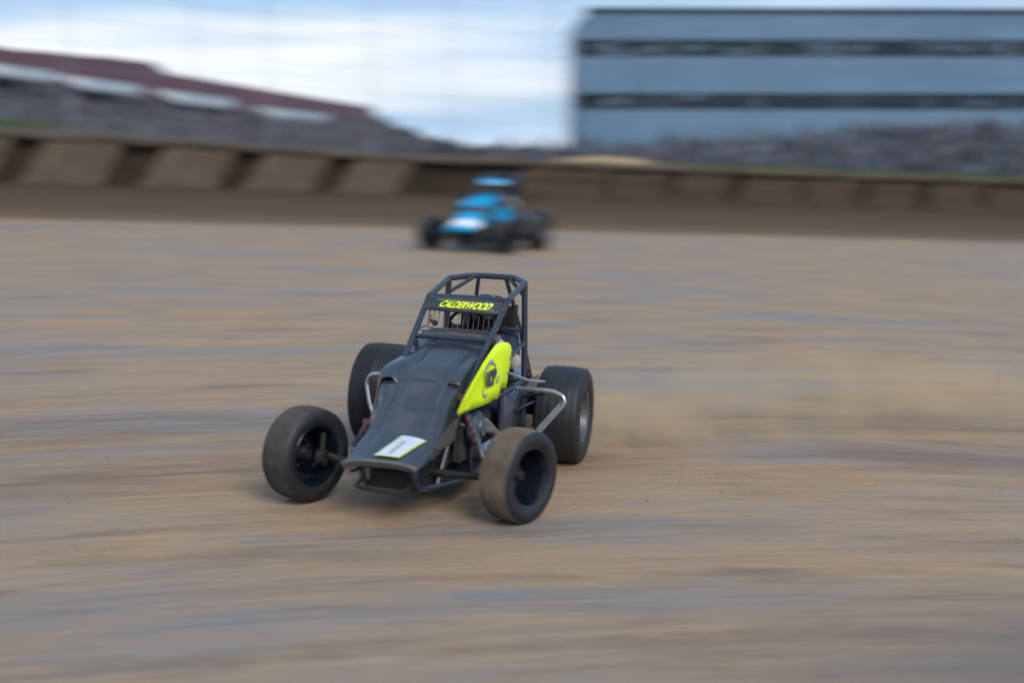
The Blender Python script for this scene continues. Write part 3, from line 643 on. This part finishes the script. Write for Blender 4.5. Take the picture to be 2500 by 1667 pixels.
BAR = [(.70, 1.225), (1.5, .625)]
def build_car(P, name, loc, rot, sc, label):
    car = empty(name, loc, rot, sc); tag(car, label, 'race car', None)
    # wheels
    wheel(car, 'wheel', (1.695, .65, .285), .285, .215, .185, R(-21.6), P['tread'], M['rim_black'], 7, .3, -.75, 'front wheel with a tan dusty tread and deep black rim', gd=.014)
    wheel(car, 'wheel', (1.745, -.705, .305), .295, .215, .188, R(-21.6), P['tread2'], M['rim_black'], 7, .9, -.75, 'front wheel seen from its hollow inner side', gd=.010)
    wheel(car, 'wheel', (0, .565, .35), .35, .33, .19, 0, M['rubber'], M['rim_grey'], 5, .2, .35, 'smooth black rear wheel with a grey rim', gd=.0015)
    wheel(car, 'wheel', (0, -.80, .385), .385, .37, .19, 0, M['rubber'], M['rim_grey'], 13, .5, -.35, 'tall wide rear wheel with finely grooved tread')
    # frame
    f = MB(); tb_ = lambda p, r=.019: f.tube(p, r, 10, round_=.05)
    for s_ in (-1, 1):
        tb_([(-.28, s_*.20, .42), (-.18, s_*.24, .17), (1.45, s_*.24, .15), (1.95, s_*.17, .2), (2.05, s_*.16, .33)])
        tb_([(-.30, s_*.20, .50), (.3, s_*.30, .62), (.95, s_*.28, .60), (1.5, s_*.235, .60), (2.02, s_*.17, .36)])
        tb_([(.30, s_*.30, .15), (.31, s_*.29, .85), (.325, s_*.277, 1.318)], .021)
        f.tube([(.70, s_*.277, 1.225), (1.5, s_*.235, .625)], .020, 10)
        tb_([(.325, s_*.277, 1.318), (.70, s_*.277, 1.225)], .021)
        tb_([(.20, s_*.10, 1.335), (.06, s_*.18, .95), (-.10, s_*.2, .60)], .015)     # rear stays
        tb_([(.315, s_*.277, 1.22), (.20, s_*.13, 1.33)], .014)
        tb_([(.80, s_*.29, .15), (.80, s_*.285, .62), (.99, s_*.265, 1.0)])
        tb_([(.31, s_*.29, .62), (.80, s_*.285, .16)], .015)
        tb_([(1.25, s_*.24, .15), (1.32, s_*.25, .61), (1.1, s_*.26, .92)], .015)
        tb_([(1.5, s_*.235, .62), (1.75, s_*.2, .17)], .015)
        tb_([(.31, s_*.288, .9), (.80, s_*.28, .80), (1.12, s_*.265, .9)], .016)
    tb_([(.325, .277, 1.318), (.19, .16, 1.338), (.19, -.14, 1.338), (.325, -.277, 1.318)], .021)
    tb_([(.70, .277, 1.225), (.72, 0, 1.23), (.70, -.277, 1.225)], .019)
    for x, z, y in ((.31, .62, .29), (.80, .62, .285), (1.5, .6, .235), (2.02, .36, .17), (-.18, .17, .24), (.8, .15, .285), (1.45, .15, .24), (.31, .98, .28), (.99, .985, .26)): tb_([(x, -y, z), (x, y, z)], .016)
    f.build('frame', P['frame'], car, warp=shear)
    # hood and nose share one cross-section; the side lobes of the hood end in two open notches
    ZA = [(.84, .992), (.92, .975), (1.1, .905), (1.3, .835), (1.46, .766), (1.58, .695), (1.7, .618), (1.885, .512), (2.1, .425), (2.17, .402)]
    HP = [(.86, .222), (1.42, .232), (1.56, .205), (1.8, .235), (2.0, .262), (2.10, .25), (2.17, .222)]
    HN = [(.86, .262), (1.15, .278), (1.40, .325), (1.58, .225), (1.8, .205), (2.0, .215), (2.17, .215)]
    SK = [(.86, .15), (1.42, .16), (1.6, .22), (1.85, .09), (2.05, .03), (2.17, .012)]
    FN = [(.86, .02), (1.42, .03), (1.58, .10), (1.75, .045), (1.95, .005), (2.17, .01)]
    def sec(x, s_, lift=0):
        a_ = abs(s_); fr_ = interp([(.86, .84), (1.46, .80), (1.7, .66), (2.17, .66)], x)
        hw = interp(HP if s_ > 0 else HN, x); fl = interp(FN, x)*(1 if s_ < 0 else .5); zc = interp(ZA, x)
        if a_ < fr_: t = a_/fr_; y = t*hw; z = zc-.022*t**3
        else: t = (a_-fr_)/(1-fr_); y = hw+fl*math.sin(t*1.4); z = zc-.022-interp(SK, x)*t**1.2
        cr_ = .009*math.exp(-((a_-.42)/.07)**2)*smooth((x-.95)/.3)*smooth((2.1-x)/.3)          # the two long creases
        return Vector((x, math.copysign(y, s_), z-cr_+lift))
    def hood(u, v):
        x = lerp(.86, 1.475, u); s_ = v*2-1
        return sec(x, s_, .042*smooth((x-1.0)/.46)*math.exp(-((abs(s_)-.70)/.17)**4)+.002-.009*smooth((u-.80)/.15))
    def nose(u, v): return sec(lerp(1.445, 2.17, u), v*2-1)
    h = MB(); h.grid(hood, 34, 80); h.build('hood', P['hood'], car, solid=.0025, warp=shear)
    h = MB(); h.grid(nose, 36, 80); h.build('nose', P['nose'], car, solid=.005, warp=shear)
    h = MB(); h.tube([nose(1, v) for v in [0, .05, .15, .25, .35, .5, .65, .75, .85, .95, 1]], .010, 8)
    h.grid(lambda u, v: tuple(Vector(nose(1, v))+Vector((.004-.035*u, 0, -.044*u))), 3, 20)
    h.build('nose_lip', P['lip'], car, solid=.004, warp=shear)
    # dash hoop below the screen
    h = MB(); h.grid(lambda u, v: (lerp(.79, .87, u), lerp(-.275, .275, v), lerp(1.018, .990, u)-.018*abs(v*2-1)**3), 3, 16); h.build('dash_panel', P['dash'], car, solid=.006, warp=shear)
    # sun visor
    def vis(s_, t, off=0):   # s 0..1 from the car's right to left, t 0 top to 1 bottom
        a0, a1 = Vector((.723, -.251-.005, 1.228)), Vector((.680, .303+.008, 1.222)); b0, b1 = Vector((.800, -.262-.008, 1.140)), Vector((.788, .288+.008, 1.132))
        p = (a0*(1-s_)+a1*s_)*(1-t)+(b0*(1-s_)+b1*s_)*t; bow = .035*math.sin(math.pi*s_)
        n = Vector((.76, 0, .65)); return p+Vector((bow, 0, .0))+n*off
    h = MB(); h.grid(lambda u, v: vis(v, u, .012), 6, 30); vo = h.build('sun_visor', P['visor'], car, solid=.003)
    h = MB(); h.tube([vis(v/12, 1.0, .012) for v in range(13)], .006, 6); h.build('visor_edge', M['seat'], vo)
    # rock screen in front of the driver
    h = MB(); y0, y1 = -.235, .255
    tp, bt = (.79, 1.135), (.83, 1.022)
    h.tube([(tp[0], y0, tp[1]), (bt[0], y0, bt[1]+.01), (bt[0], y0+.02, bt[1]), (bt[0], y1-.02, bt[1]), (bt[0], y1, bt[1]+.01), (tp[0], y1, tp[1])], .0055, 8, round_=.015)
    for k in range(1, 14): y = lerp(y0, y1, k/14); h.tube([(tp[0], y, tp[1]+.01), (bt[0], y, bt[1])], .0022, 5)
    for z in (1.06, 1.10): h.tube([(lerp(bt[0], tp[0], (z-1.02)/.115), y0, z), (lerp(bt[0], tp[0], (z-1.02)/.115), y0+.02, z)], .006, 6)
    h.build('rock_screen', M['wire'], car, warp=shear)
    # steering wheel, seat, headrest, tank
    h = MB(); ring = [(.66+.045*math.sin(a_/12*math.pi), .15*math.cos(a_/12*math.pi), 1.0+.14*math.sin(a_/12*math.pi)) for a_ in range(25)]
    h.tube(ring, .012, 8); h.tube([(.66, -.14, 1.0), (.67, .14, 1.0)], .01, 6); h.tube([(.66, 0, 1.0), (.9, 0, .93)], .014, 8); h.build('steering_wheel', M['seat'], car, warp=shear)
    h = MB(); h.grid(lambda u, v: (lerp(.60, .20, smooth(u*1.6)) if u < .6 else lerp(.20, .13, (u-.6)/.4), (v-.5)*.34, (lerp(.26, .30, u/.4) if u < .4 else lerp(.30, 1.12, (u-.4)/.6))+.10*abs(v*2-1)**3*(1 if u < .6 else .2)), 16, 10); h.build('seat', M['seat'], car, solid=.03, warp=shear)
    h = MB(); h.grid(lambda u, v: (.16+.25*abs(v*2-1)**2.2*(1-.0*u), (v-.5)*.30, lerp(.98, 1.20, u)), 6, 16); h.build('headrest', M['seat'], car, solid=.04, warp=shear)
    h = MB(); h.lathe([(-.62, .001), (-.60, .08), (-.52, .14), (-.3, .17), (-.12, .16), (-.06, .1), (-.05, .001)], 28, center=(0, 0, .46), axis='x'); h.build('fuel_tank', P['tank'], car, warp=shear)
    # engine
    h = MB(); h.box((1.2, 0, .36), (.46, .22, .30)); h.box((1.2, .11, .54), (.42, .13, .12), Matrix.Rotation(-.5, 3, 'X')); h.box((1.2, -.11, .54), (.42, .13, .12), Matrix.Rotation(.5, 3, 'X'))
    h.box((.62, 0, .27), (.66, .16, .16)); h.box((1.48, 0, .36), (.10, .30, .26))
    for k in range(5): h.tube([(1.02+.09*k, .02, .56), (1.02+.09*k, .02, .68)], .022, 8)
    for k in range(9): h.box((1.0+.05*k, .20, .36), (.012, .05, .22))
    h.build('engine', M['engine'], car, bevel=.008, warp=shear)
    h = MB(); h.lathe([(.155, .001), (.155, .05), (.17, .085), (.185, .105), (.215, .108), (.235, .09), (.24, .04), (.245, .001)], 30, center=(1.30, .08, .47)); h.lathe([(.24, .06), (.26, .055), (.26, .001)], 20, center=(1.30, .08, .47)); h.build('engine_cover', M['bluegrey'], car, warp=shear)
    h = MB()
    for k in range(4): h.tube([(1.04+.1*k, .15, .50), (1.03+.1*k, .26, .47), (.92+.05*k, .31, .36+.015*k), (.70, .33, .30), (.45, .36, .28)], .018, 8, round_=.05)
    h.tube([(.6, .345, .29), (.15, .37, .27), (-.2, .36, .28)], .032, 12)
    h.build('exhaust', M['header'], car, warp=shear)
    h = MB(); h.box((.75, 0, .135), (1.5, .46, .008)); h.grid(lambda u, v: (lerp(-.05, .8, u), .30, lerp(.2, .62, v)), 2, 2); h.grid(lambda u, v: (lerp(-.05, 1.3, u), -.30, lerp(.2, .80-.1*u, v)), 4, 3); h.build('floor_panel', M['black'], car, solid=.004, warp=shear)
    h = MB(); h.grid(lambda u, v: (lerp(.86, 1.46, u), .245, lerp(lerp(.72, .55, u), interp(BAR, lerp(.86, 1.46, u))-.03, v)), 8, 4); h.build('inner_side_panel', M['seat'], car, solid=.004, warp=shear)
    # axles and suspension
    h = MB(); h.tube([(1.72, -.56, .30), (1.72, -.45, .27), (1.74, .42, .26), (1.70, .52, .28)], .022, 12, round_=.08); h.build('front_axle', M['seat'], car)
    for y_, xo in ((-.60, 1.745), (.55, 1.70)):
        h = MB(); h.lathe([(-.025, .001), (-.025, .05), (.025, .05), (.025, .001)], 18, center=(xo, y_, .29)); h.tube([(xo, y_, .30), (xo-.02, y_, .44)], .016, 8); h.tube([(xo, y_, .28), (xo-.14, y_*.95, .24)], .012, 8); h.build('spindle', M['seat'], car)
    h = MB(); h.tube([(0, -.72, .38), (0, .50, .35)], .030, 14); h.lathe([(-.04, .001), (-.04, .13), (.04, .13), (.04, .001)], 24, center=(0, .1, .36)); h.lathe([(-.008, .06), (-.008, .14), (.008, .14), (.008, .06)], 30, center=(0, -.35, .37)); h.build('rear_axle', M['engine'], car)
    for s_ in (-1, 1):
        h = MB(); h.tube([(1.70, s_*.42, .33), (.98, s_*.31, .36)], .013, 8); h.build('radius_rod', M['frame'], car)
        h = MB(); h.tube([(1.70, s_*.42, .21), (.98, s_*.31, .22)], .013, 8); h.build('radius_rod', M['frame'], car)
        h = MB(); h.tube([(.02, s_*.40, .45), (.55, s_*.33, .45)], .013, 8); h.build('radius_rod', M['frame'], car)
        h = MB(); h.tube([(.02, s_*.40, .27), (.55, s_*.33, .25)], .013, 8); h.build('radius_rod', M['frame'], car)
        h = MB(); h.tube([(1.46, s_*.19, .70), (1.62, s_*.36, .48), (1.68, s_*.42, .36)], [.022, .02, .016], 10); so_ = h.build('shock', M['frame'], car)
        h = MB(); h.tube([(1.475+.17*t+.03*math.cos(t*44), s_*(.21+.17*t), .675-.25*t+.03*math.sin(t*44)) for t in [k/90 for k in range(91)]], .006, 5); h.build('spring', M['red'], so_)
        h = MB(); h.tube([(.02, s_*.36, .35), (.10, s_*.28, .80)], [.026, .018], 10); so_ = h.build('shock', M['frame'], car)
        h = MB(); h.tube([(.03+.06*t+.035*math.cos(t*44), s_*(.35-.05*t), .42+.30*t+.035*math.sin(t*44)*.2) for t in [k/90 for k in range(91)]], .006, 5); h.build('spring', M['red'], so_)
    # torsion arms and front bumper
    h = MB(); h.tube([(1.98, -.17, .26), (2.11, -.17, .22), (2.13, -.02, .22), (2.11, .13, .21), (1.98, .15, .26)], .012, 10, round_=.05); h.build('front_bumper', M['seat'], car, warp=shear)
    h = MB(); h.box((1.78, 0, .245), (.36, .30, .11)); h.box((1.60, 0, .30), (.08, .38, .22)); h.build('radiator_box', M['seat'], car, bevel=.01, warp=shear)
    # nerf bars
    h = MB(); h.tube([(.50, .275, .60), (.50, .30, .60), (.53, .59, .603), (.545, .667, .575), (.55, .678, .535), (.552, .66, .515)], .0175, 12, round_=.03)
    nb_ = h.build('nerf_bar', M['chrome'], car)
    h = MB(); a_, b_ = Vector((.552, .668, .53)), Vector((.58, .505, .325)); ax = (b_-a_).normalized(); sd_ = Vector((.45, .75, -.45)); sd_ = (sd_-ax*sd_.dot(ax)).normalized(); nn = ax.cross(sd_)
    rot_ = Matrix((ax, sd_, nn)).transposed(); h.box((a_+b_)/2, ((b_-a_).length, .050, .016), rot_); h.build('flat_bar', M['flatbar'], nb_, bevel=.006)
    h = MB(); h.tube([b_, (.60, .30, .26)], .014, 8); h.tube([(.30, .29, .50), (.53, .59, .603)], .011, 8); h.build('brace', M['frame'], nb_)
    h = MB(); h.tube([(.52, -.27, .62), (.50, -.55, .633), (.455, -.76, .61), (.44, -.80, .55), (.475, -.755, .38), (.49, -.70, .30), (.50, -.30, .25)], .0175, 12, round_=.06); h.build('nerf_bar', M['chrome'], car)
    h = MB(); h.lathe([(-.03, .001), (-.028, .03), (.028, .03), (.03, .001)], 14, center=(.62, -.72, .29)); h.tube([(.62, -.72, .29), (.62, -.31, .3)], .012, 6); h.build('side_bolt', M['red'], car)
    h = MB(); h.tube([(.95, .30, .80), (.72, .45, .70), (.50, .52, .66)], .009, 8); h.tube([(.95, .29, .88), (.85, .36, .86), (.80, .385, .84)], .006, 8); h.build('push_rod', M['chrome'], car)
    # mirror-like brackets at the screen
    h = MB(); h.ball((.80, -.195, 1.055), .02, 8); h.tube([(.80, -.235, 1.08), (.80, -.195, 1.055)], .007, 6); h.tube([(.82, -.26, 1.0), (.83, -.33, 1.01), (.81, -.25, 1.03)], .004, 5, round_=.02); h.build('gauge', M['seat'], car, warp=shear)
    return car, vis, nose

near = dict(tread=M['dusty'], tread2=M['tread_l'], frame=M['frame'], hood=M['black'], nose=M['black'], lip=mat('dusty_lip', (.14, .135, .14), .6, var=(.09, .09, .095), vscale=6), dash=mat('dash', (.07, .068, .075), .5, dust=.3, dcol=(.14, .12, .12)), visor=M['visor'], tank=M['black'], bumper=M['frame'])
ROT = (-.033319, -.023066, -1.819932)
car, vis, nose = build_car(near, 'race_car', (CX, CY, 0), ROT, 1, 'black open wheel race car with fluorescent yellow side panel and name on its visor')
# side panel with its emblem
poly = [(1.031, .989), (1.143, .983), (1.238, .96), (1.433, .905), (1.594, .820), (1.718, .745), (1.825, .680), (1.840, .655), (1.815, .640), (1.625, .640), (1.362, .640), (1.214, .648), (1.156, .634), (1.095, .632), (1.052, .684), (.986, .681), (.906, .665), (.84, .650), (.825, .745), (.815, .844), (.83, .940), (.90, .972)]
def side(u, v, w_): return (u, .345-.03*smooth((u-1.35)/.5)*1.4+w_+.012*math.sin(u*7+v*9), v)
bmx = bmesh.new(); vv = [bmx.verts.new((u, 0, v)) for u, v in poly]; bmx.faces.new(vv); bmesh.ops.triangulate(bmx, faces=bmx.faces); bmesh.ops.subdivide_edges(bmx, edges=bmx.edges, cuts=4, use_grid_fill=True)
for v_ in bmx.verts: v_.co = side(v_.co.x, v_.co.z, 0)
me = bpy.data.meshes.new('side_panel'); bmx.to_mesh(me); bmx.free(); me.materials.append(M['yellow']); me.polygons.foreach_set('use_smooth', [True]*len(me.polygons))
sp_ = bpy.data.objects.new('side_panel', me); col.objects.link(sp_); sp_.parent = car; sp_['label'] = 'fluorescent yellow side panel with a dark emblem'
md = sp_.modifiers.new('thickness', 'SOLIDIFY'); md.thickness = .004; md.offset = 1 if me.polygons[0].normal.y < 0 else -1
def strip(pts2, w0, w1, m, off, name):
    h = MB(); P2 = [Vector(p) for p in pts2]; Q = []
    for i in range(len(P2)-1):
        for k in range(6):
            t = k/6; p0, p1, p2, p3 = P2[max(i-1, 0)], P2[i], P2[i+1], P2[min(i+2, len(P2)-1)]
            Q.append(.5*((2*p1)+(p2-p0)*t+(2*p0-5*p1+4*p2-p3)*t*t+(3*p1-p0-3*p2+p3)*t**3))
    Q.append(P2[-1]); n = len(Q); vs = []
    for i, p in enumerate(Q):
        d = (Q[min(i+1, n-1)]-Q[max(i-1, 0)]).normalized(); nn = Vector((-d.y, d.x)); wd = lerp(w0, w1, i/(n-1))*(.35+.65*math.sin(math.pi*min(1, max(0, i/(n-1)))))
        for s_ in (-1, 1):
            q = p+nn*wd*s_; vs.append(side(q.x, q.y, off))
    h.add(vs, [(2*i, 2*i+1, 2*i+3, 2*i+2) for i in range(n-1)]); return h.build(name, m, sp_, solid=.001)
arc = [(1.405, .800), (1.388, .842), (1.345, .868), (1.288, .886), (1.24, .886), (1.195, .868), (1.17, .838), (1.164, .800)]
strip(arc, .016, .008, M['logo'], .004, 'emblem'); strip(arc, .011, .004, M['silver'], .006, 'emblem_silver')  # silver inner strip laid over the dark emblem outline
tl_ = [(1.412, .760), (1.430, .715), (1.400, .690), (1.346, .704)]
strip(tl_, .012, .008, M['logo'], .004, 'emblem'); strip(tl_, .007, .003, M['silver'], .006, 'emblem_silver')
mt = Matrix.Translation((1.315, .345+.012*math.sin(1.315*7+.79*9)+.016, .788)) @ Matrix(((-1, 0, 0, 0), (0, 0, 1, 0), (0, 1, 0, 0), (0, 0, 0, 1)))
text_mesh('VCP', .13, .98, .12, .006, 'emblem_letters', M['logo'], sp_, mt, .003)
mt = Matrix.Translation((1.178, .345+.012*math.sin(1.178*7+.77*9)+.016, .778)) @ Matrix(((-1, 0, 0, 0), (0, 0, 1, 0), (0, 1, 0, 0), (0, 0, 0, 1)))
text_mesh('c', .09, .9, .12, .003, 'emblem_letters', M['silver'], sp_, mt, .003)
# banner and name on the visor
visor = [o for o in car.children if o.name.startswith('sun_visor')][0]
ban = [(.123, .311), (.279, .292), (.815, .348), (.788, .686), (.862, .815), (.829, .864), (.194, .839), (.179, .773), (.198, .512)]
ban = [(s_, t*.92-.01) for s_, t in ban]
def decal(poly2, off, m, name):
    bmx = bmesh.new(); vv = [bmx.verts.new((s_, t, 0)) for s_, t in poly2]; bmx.faces.new(vv); bmesh.ops.triangulate(bmx, faces=bmx.faces); bmesh.ops.subdivide_edges(bmx, edges=bmx.edges, cuts=5, use_grid_fill=True)
    for v_ in bmx.verts: v_.co = vis(v_.co.x, v_.co.y, off)
    me = bpy.data.meshes.new(name); bmx.to_mesh(me); bmx.free(); me.materials.append(m); o = bpy.data.objects.new(name, me); col.objects.link(o); o.parent = visor; return o
cxy = (.5, .58)
decal(ban, .0145, M['pale'], 'name_banner')
decal([(cxy[0]+(a_-cxy[0])*.97, cxy[1]+(b_-cxy[1])*.90) for a_, b_ in ban], .0155, M['outline'], 'name_banner')

def visor_text(body, s0, s1, t0, t1, shr, offset, lift, m, name):
    o = text_mesh(body, 1, 1, 0, offset, name, m, visor, Matrix.Identity(4), 0)
    me = o.data; bb = [v.co for v in me.vertices]; x0, x1 = min(v.x for v in bb), max(v.x for v in bb); y0, y1 = min(v.y for v in bb), max(v.y for v in bb)
    for v_ in me.vertices:
        a_ = (v_.co.x-x0)/(x1-x0); b_ = (v_.co.y-y0)/(y1-y0); t = lerp(t1, t0, b_)
        v_.co = vis(lerp(s0, s1, a_)+shr*(b_-.5), t, lift)
    return o
visor_text('CALDERWOOD', .205, .817, .33, .785, .05, .030, .0172, M['letter'], 'name_letters')
# scuffs of the visor edge and number plate on the nose
nz_ = [o for o in car.children if o.name.startswith('nose') and 'lip' not in o.name][0]
def nose_pt(x, y, off):
    p = nose((x-1.445)/.725, .5); q = Vector((x, y, p.z-.022*(abs(y)/.19)**3+off)); return shear(q)
def plate(x0, x1, y0, y1, off, m, name, n=10):
    h = MB(); h.grid(lambda u, v: nose_pt(lerp(x0, x1, u), lerp(y0, y1, v)-.085*(u-.5), off), n, n); return h.build(name, m, nz_)
plate(1.915, 2.128, -.005, .145, .012, M['yellow'], 'number_plate'); plate(1.918, 2.125, .001, .139, .0145, M['white'], 'number_plate')
o = text_mesh('1', .13, 1.0, 0, .004, 'number', M['number'], nz_, Matrix.Identity(4), 0)
for v_ in o.data.vertices: v_.co = nose_pt(2.045-v_.co.y*1.3, v_.co.x*1.2+.055+v_.co.y*.45, .017)

# driver: one skinned body, seated with both hands at the wheel
def driver(parent_rot, loc, sc, label):
    o_ = bpy.data.meshes.new('person')
    J = [((.30, .03, .36), .15), ((.24, .03, .62), .14), ((.22, .03, .86), .15), ((.23, .03, .98), .06), ((.27, .03, 1.06), .08),
         ((.23, .21, .90), .075), ((.42, .27, .76), .055), ((.60, .17, .93), .042), ((.66, .14, 1.0), .040),
         ((.23, -.15, .90), .075), ((.42, -.24, .78), .055), ((.60, -.12, .95), .042), ((.66, -.09, 1.02), .040),
         ((.35, .12, .34), .10), ((.80, .15, .46), .075), ((1.15, .12, .28), .05), ((1.26, .12, .34), .035),
         ((.35, -.06, .34), .10), ((.80, -.09, .46), .075), ((1.15, -.07, .28), .05), ((1.26, -.07, .34), .035)]
    E_ = [(0, 1), (1, 2), (2, 3), (3, 4), (2, 5), (5, 6), (6, 7), (7, 8), (2, 9), (9, 10), (10, 11), (11, 12), (0, 13), (13, 14), (14, 15), (15, 16), (0, 17), (17, 18), (18, 19), (19, 20)]
    V_ = [Vector(j[0]) for j in J]; Rr = [j[1] for j in J]
    for hand, sy in ((8, 1), (12, -1)):            # five fingers closing on the rim
        for k in range(5):
            b0 = len(V_); base = V_[hand]+Vector((.02, (-.02+.012*k)*sy, .012*(k-2)))
            V_.append(base); Rr.append(.010); V_.append(base+Vector((.035, -.012*sy, .012 if k else -.02))); Rr.append(.009); V_.append(base+Vector((.035, -.035*sy, .0))); Rr.append(.008)
            E_ += [(hand, b0), (b0, b0+1), (b0+1, b0+2)]
    o_.from_pydata([tuple(v) for v in V_], E_, []); ob = bpy.data.objects.new('person', o_); col.objects.link(ob)
    md = ob.modifiers.new('skin', 'SKIN'); md.use_smooth_shade = True
    for i, sv in enumerate(o_.skin_vertices[0].data): sv.radius = (Rr[i], Rr[i]); sv.use_root = (i == 0)
    md = ob.modifiers.new('sub', 'SUBSURF'); md.levels = 1; md.render_levels = 1
    o_.materials.append(M['suit']); ob.location = loc; ob.rotation_euler = parent_rot; ob.scale = (sc,)*3
    tag(ob, label, 'person')
    h = MB(); h.ball((.30, .03, 1.10), .122, 14, sc=(1.08, .92, 1.02)); ho = h.build('helmet', M['helmet'], ob)
    h = MB(); h.grid(lambda u, v: (.30+.142*math.cos((v-.5)*2.2), .03+.122*math.sin((v-.5)*2.2), lerp(1.06, 1.13, u)), 3, 14); h.build('helmet_visor', M['hvisor'], ho)
    h = MB()
    for s_ in (-1, 1): h.tube([(.22, .03+s_*.07, 1.0), (.365, .03+s_*.07, .93), (.375, .03+s_*.05, .75), (.40, .03+s_*.02, .55)], .022, 8, round_=.05)
    h.build('harness', M['suitred'], ob)
    h = MB(); h.tube([(.60, .17, .93), (.50, .225, .84), (.42, .27, .77)], [.050, .058, .062], 12); h.build('sleeve', M['suitpale'], ob)
    h = MB(); h.tube([(.60, -.12, .95), (.50, -.19, .86), (.42, -.24, .79)], [.050, .058, .062], 12); h.build('sleeve', M['suitpale'], ob)
    return ob
driver(ROT, (CX, CY, 0), 1, 'driver in dark helmet and navy suit seated in the black car, hands on wheel')

# second car
far = dict(near); far.update(tread=M['rubber'], tread2=M['rubber'], hood=M['cyan'], nose=M['cyan_nose'], visor=M['cyan_visor'], lip=M['cyan'])
n = Vector((.0379988, .014137, 1)).normalized()
def on_plane(yaw):
    x = Vector((math.cos(yaw), math.sin(yaw), 0)); x = (x-n*x.dot(n)).normalized(); y = n.cross(x)
    return Matrix((x, y, n)).transposed().to_euler()
BX, BYY = -.10, 33.6
r2 = on_plane(R(-112)); l2 = (BX, BYY, gz(BX, BYY)-.01)
car2, _, _ = build_car(far, 'race_car', l2, r2, 1.42, 'bright blue and white open wheel race car farther back on the track')
h = MB(); h.prism([(.75, .55), (1.0, .50), (1.5, .55), (1.55, .62), (1.2, .78), (.85, .80)], .004, lambda u, v, w_: (u, .33+w_, v)); h.build('side_panel', M['cyan'], car2)
driver(r2, l2, 1.42, 'driver in dark helmet seated in the blue race car, hands on wheel')

# dust kicked up behind the rear wheels
def dust(name, c, r, dens, sc, label):
    dm = bpy.data.materials.new('dust'); dm.use_nodes = True; t = dm.node_tree; t.nodes.remove(t.nodes['Principled BSDF'])
    pv = N(t, 'ShaderNodeVolumePrincipled'); pv.inputs['Color'].default_value = (1, .72, .43, 1); pv.inputs['Anisotropy'].default_value = -.1
    tx = N(t, 'ShaderNodeTexCoord'); nn = N(t, 'ShaderNodeTexNoise', Scale=sc, Detail=3); t.links.new(tx.outputs['Object'], nn.inputs['Vector'])
    gr = N(t, 'ShaderNodeTexGradient', gradient_type='SPHERICAL'); mp_ = N(t, 'ShaderNodeMapping'); mp_.inputs['Scale'].default_value = tuple(1/q for q in r); t.links.new(tx.outputs['Object'], mp_.inputs['Vector']); t.links.new(mp_.outputs[0], gr.inputs['Vector'])
    mr = N(t, 'ShaderNodeMapRange'); mr.inputs['From Min'].default_value = .36; mr.inputs['From Max'].default_value = .66; t.links.new(nn.outputs['Fac'], mr.inputs['Value'])
    m1 = N(t, 'ShaderNodeMath', operation='MULTIPLY'); m2 = N(t, 'ShaderNodeMath', operation='MULTIPLY'); m2.inputs[1].default_value = dens
    t.links.new(gr.outputs['Fac'], m1.inputs[0]); t.links.new(mr.outputs[0], m1.inputs[1]); t.links.new(m1.outputs[0], m2.inputs[0]); t.links.new(m2.outputs[0], pv.inputs['Density']); t.links.new(pv.outputs[0], t.nodes['Material Output'].inputs['Volume'])
    h = MB(); h.ball((0, 0, 0), 1, 12, sc=r); d_ = h.build(name, dm); d_.location = (c[0], c[1], gz(*c)+r[2]*.28); d_.rotation_euler = (0, math.atan(.038), R(22))
    tag(d_, label, None, kind='stuff')
dust('dust_cloud', (3.0, 11.5), (3.6, 1.6, .50), 1.0, 1.6, 'thin tan dust trailing away from the rear wheels of the black car')
dust('dust_puff', (.85, 10.0), (.85, .6, .36), 3.8, 4, 'small brown puff of dirt thrown up at the rear wheel of the black car')
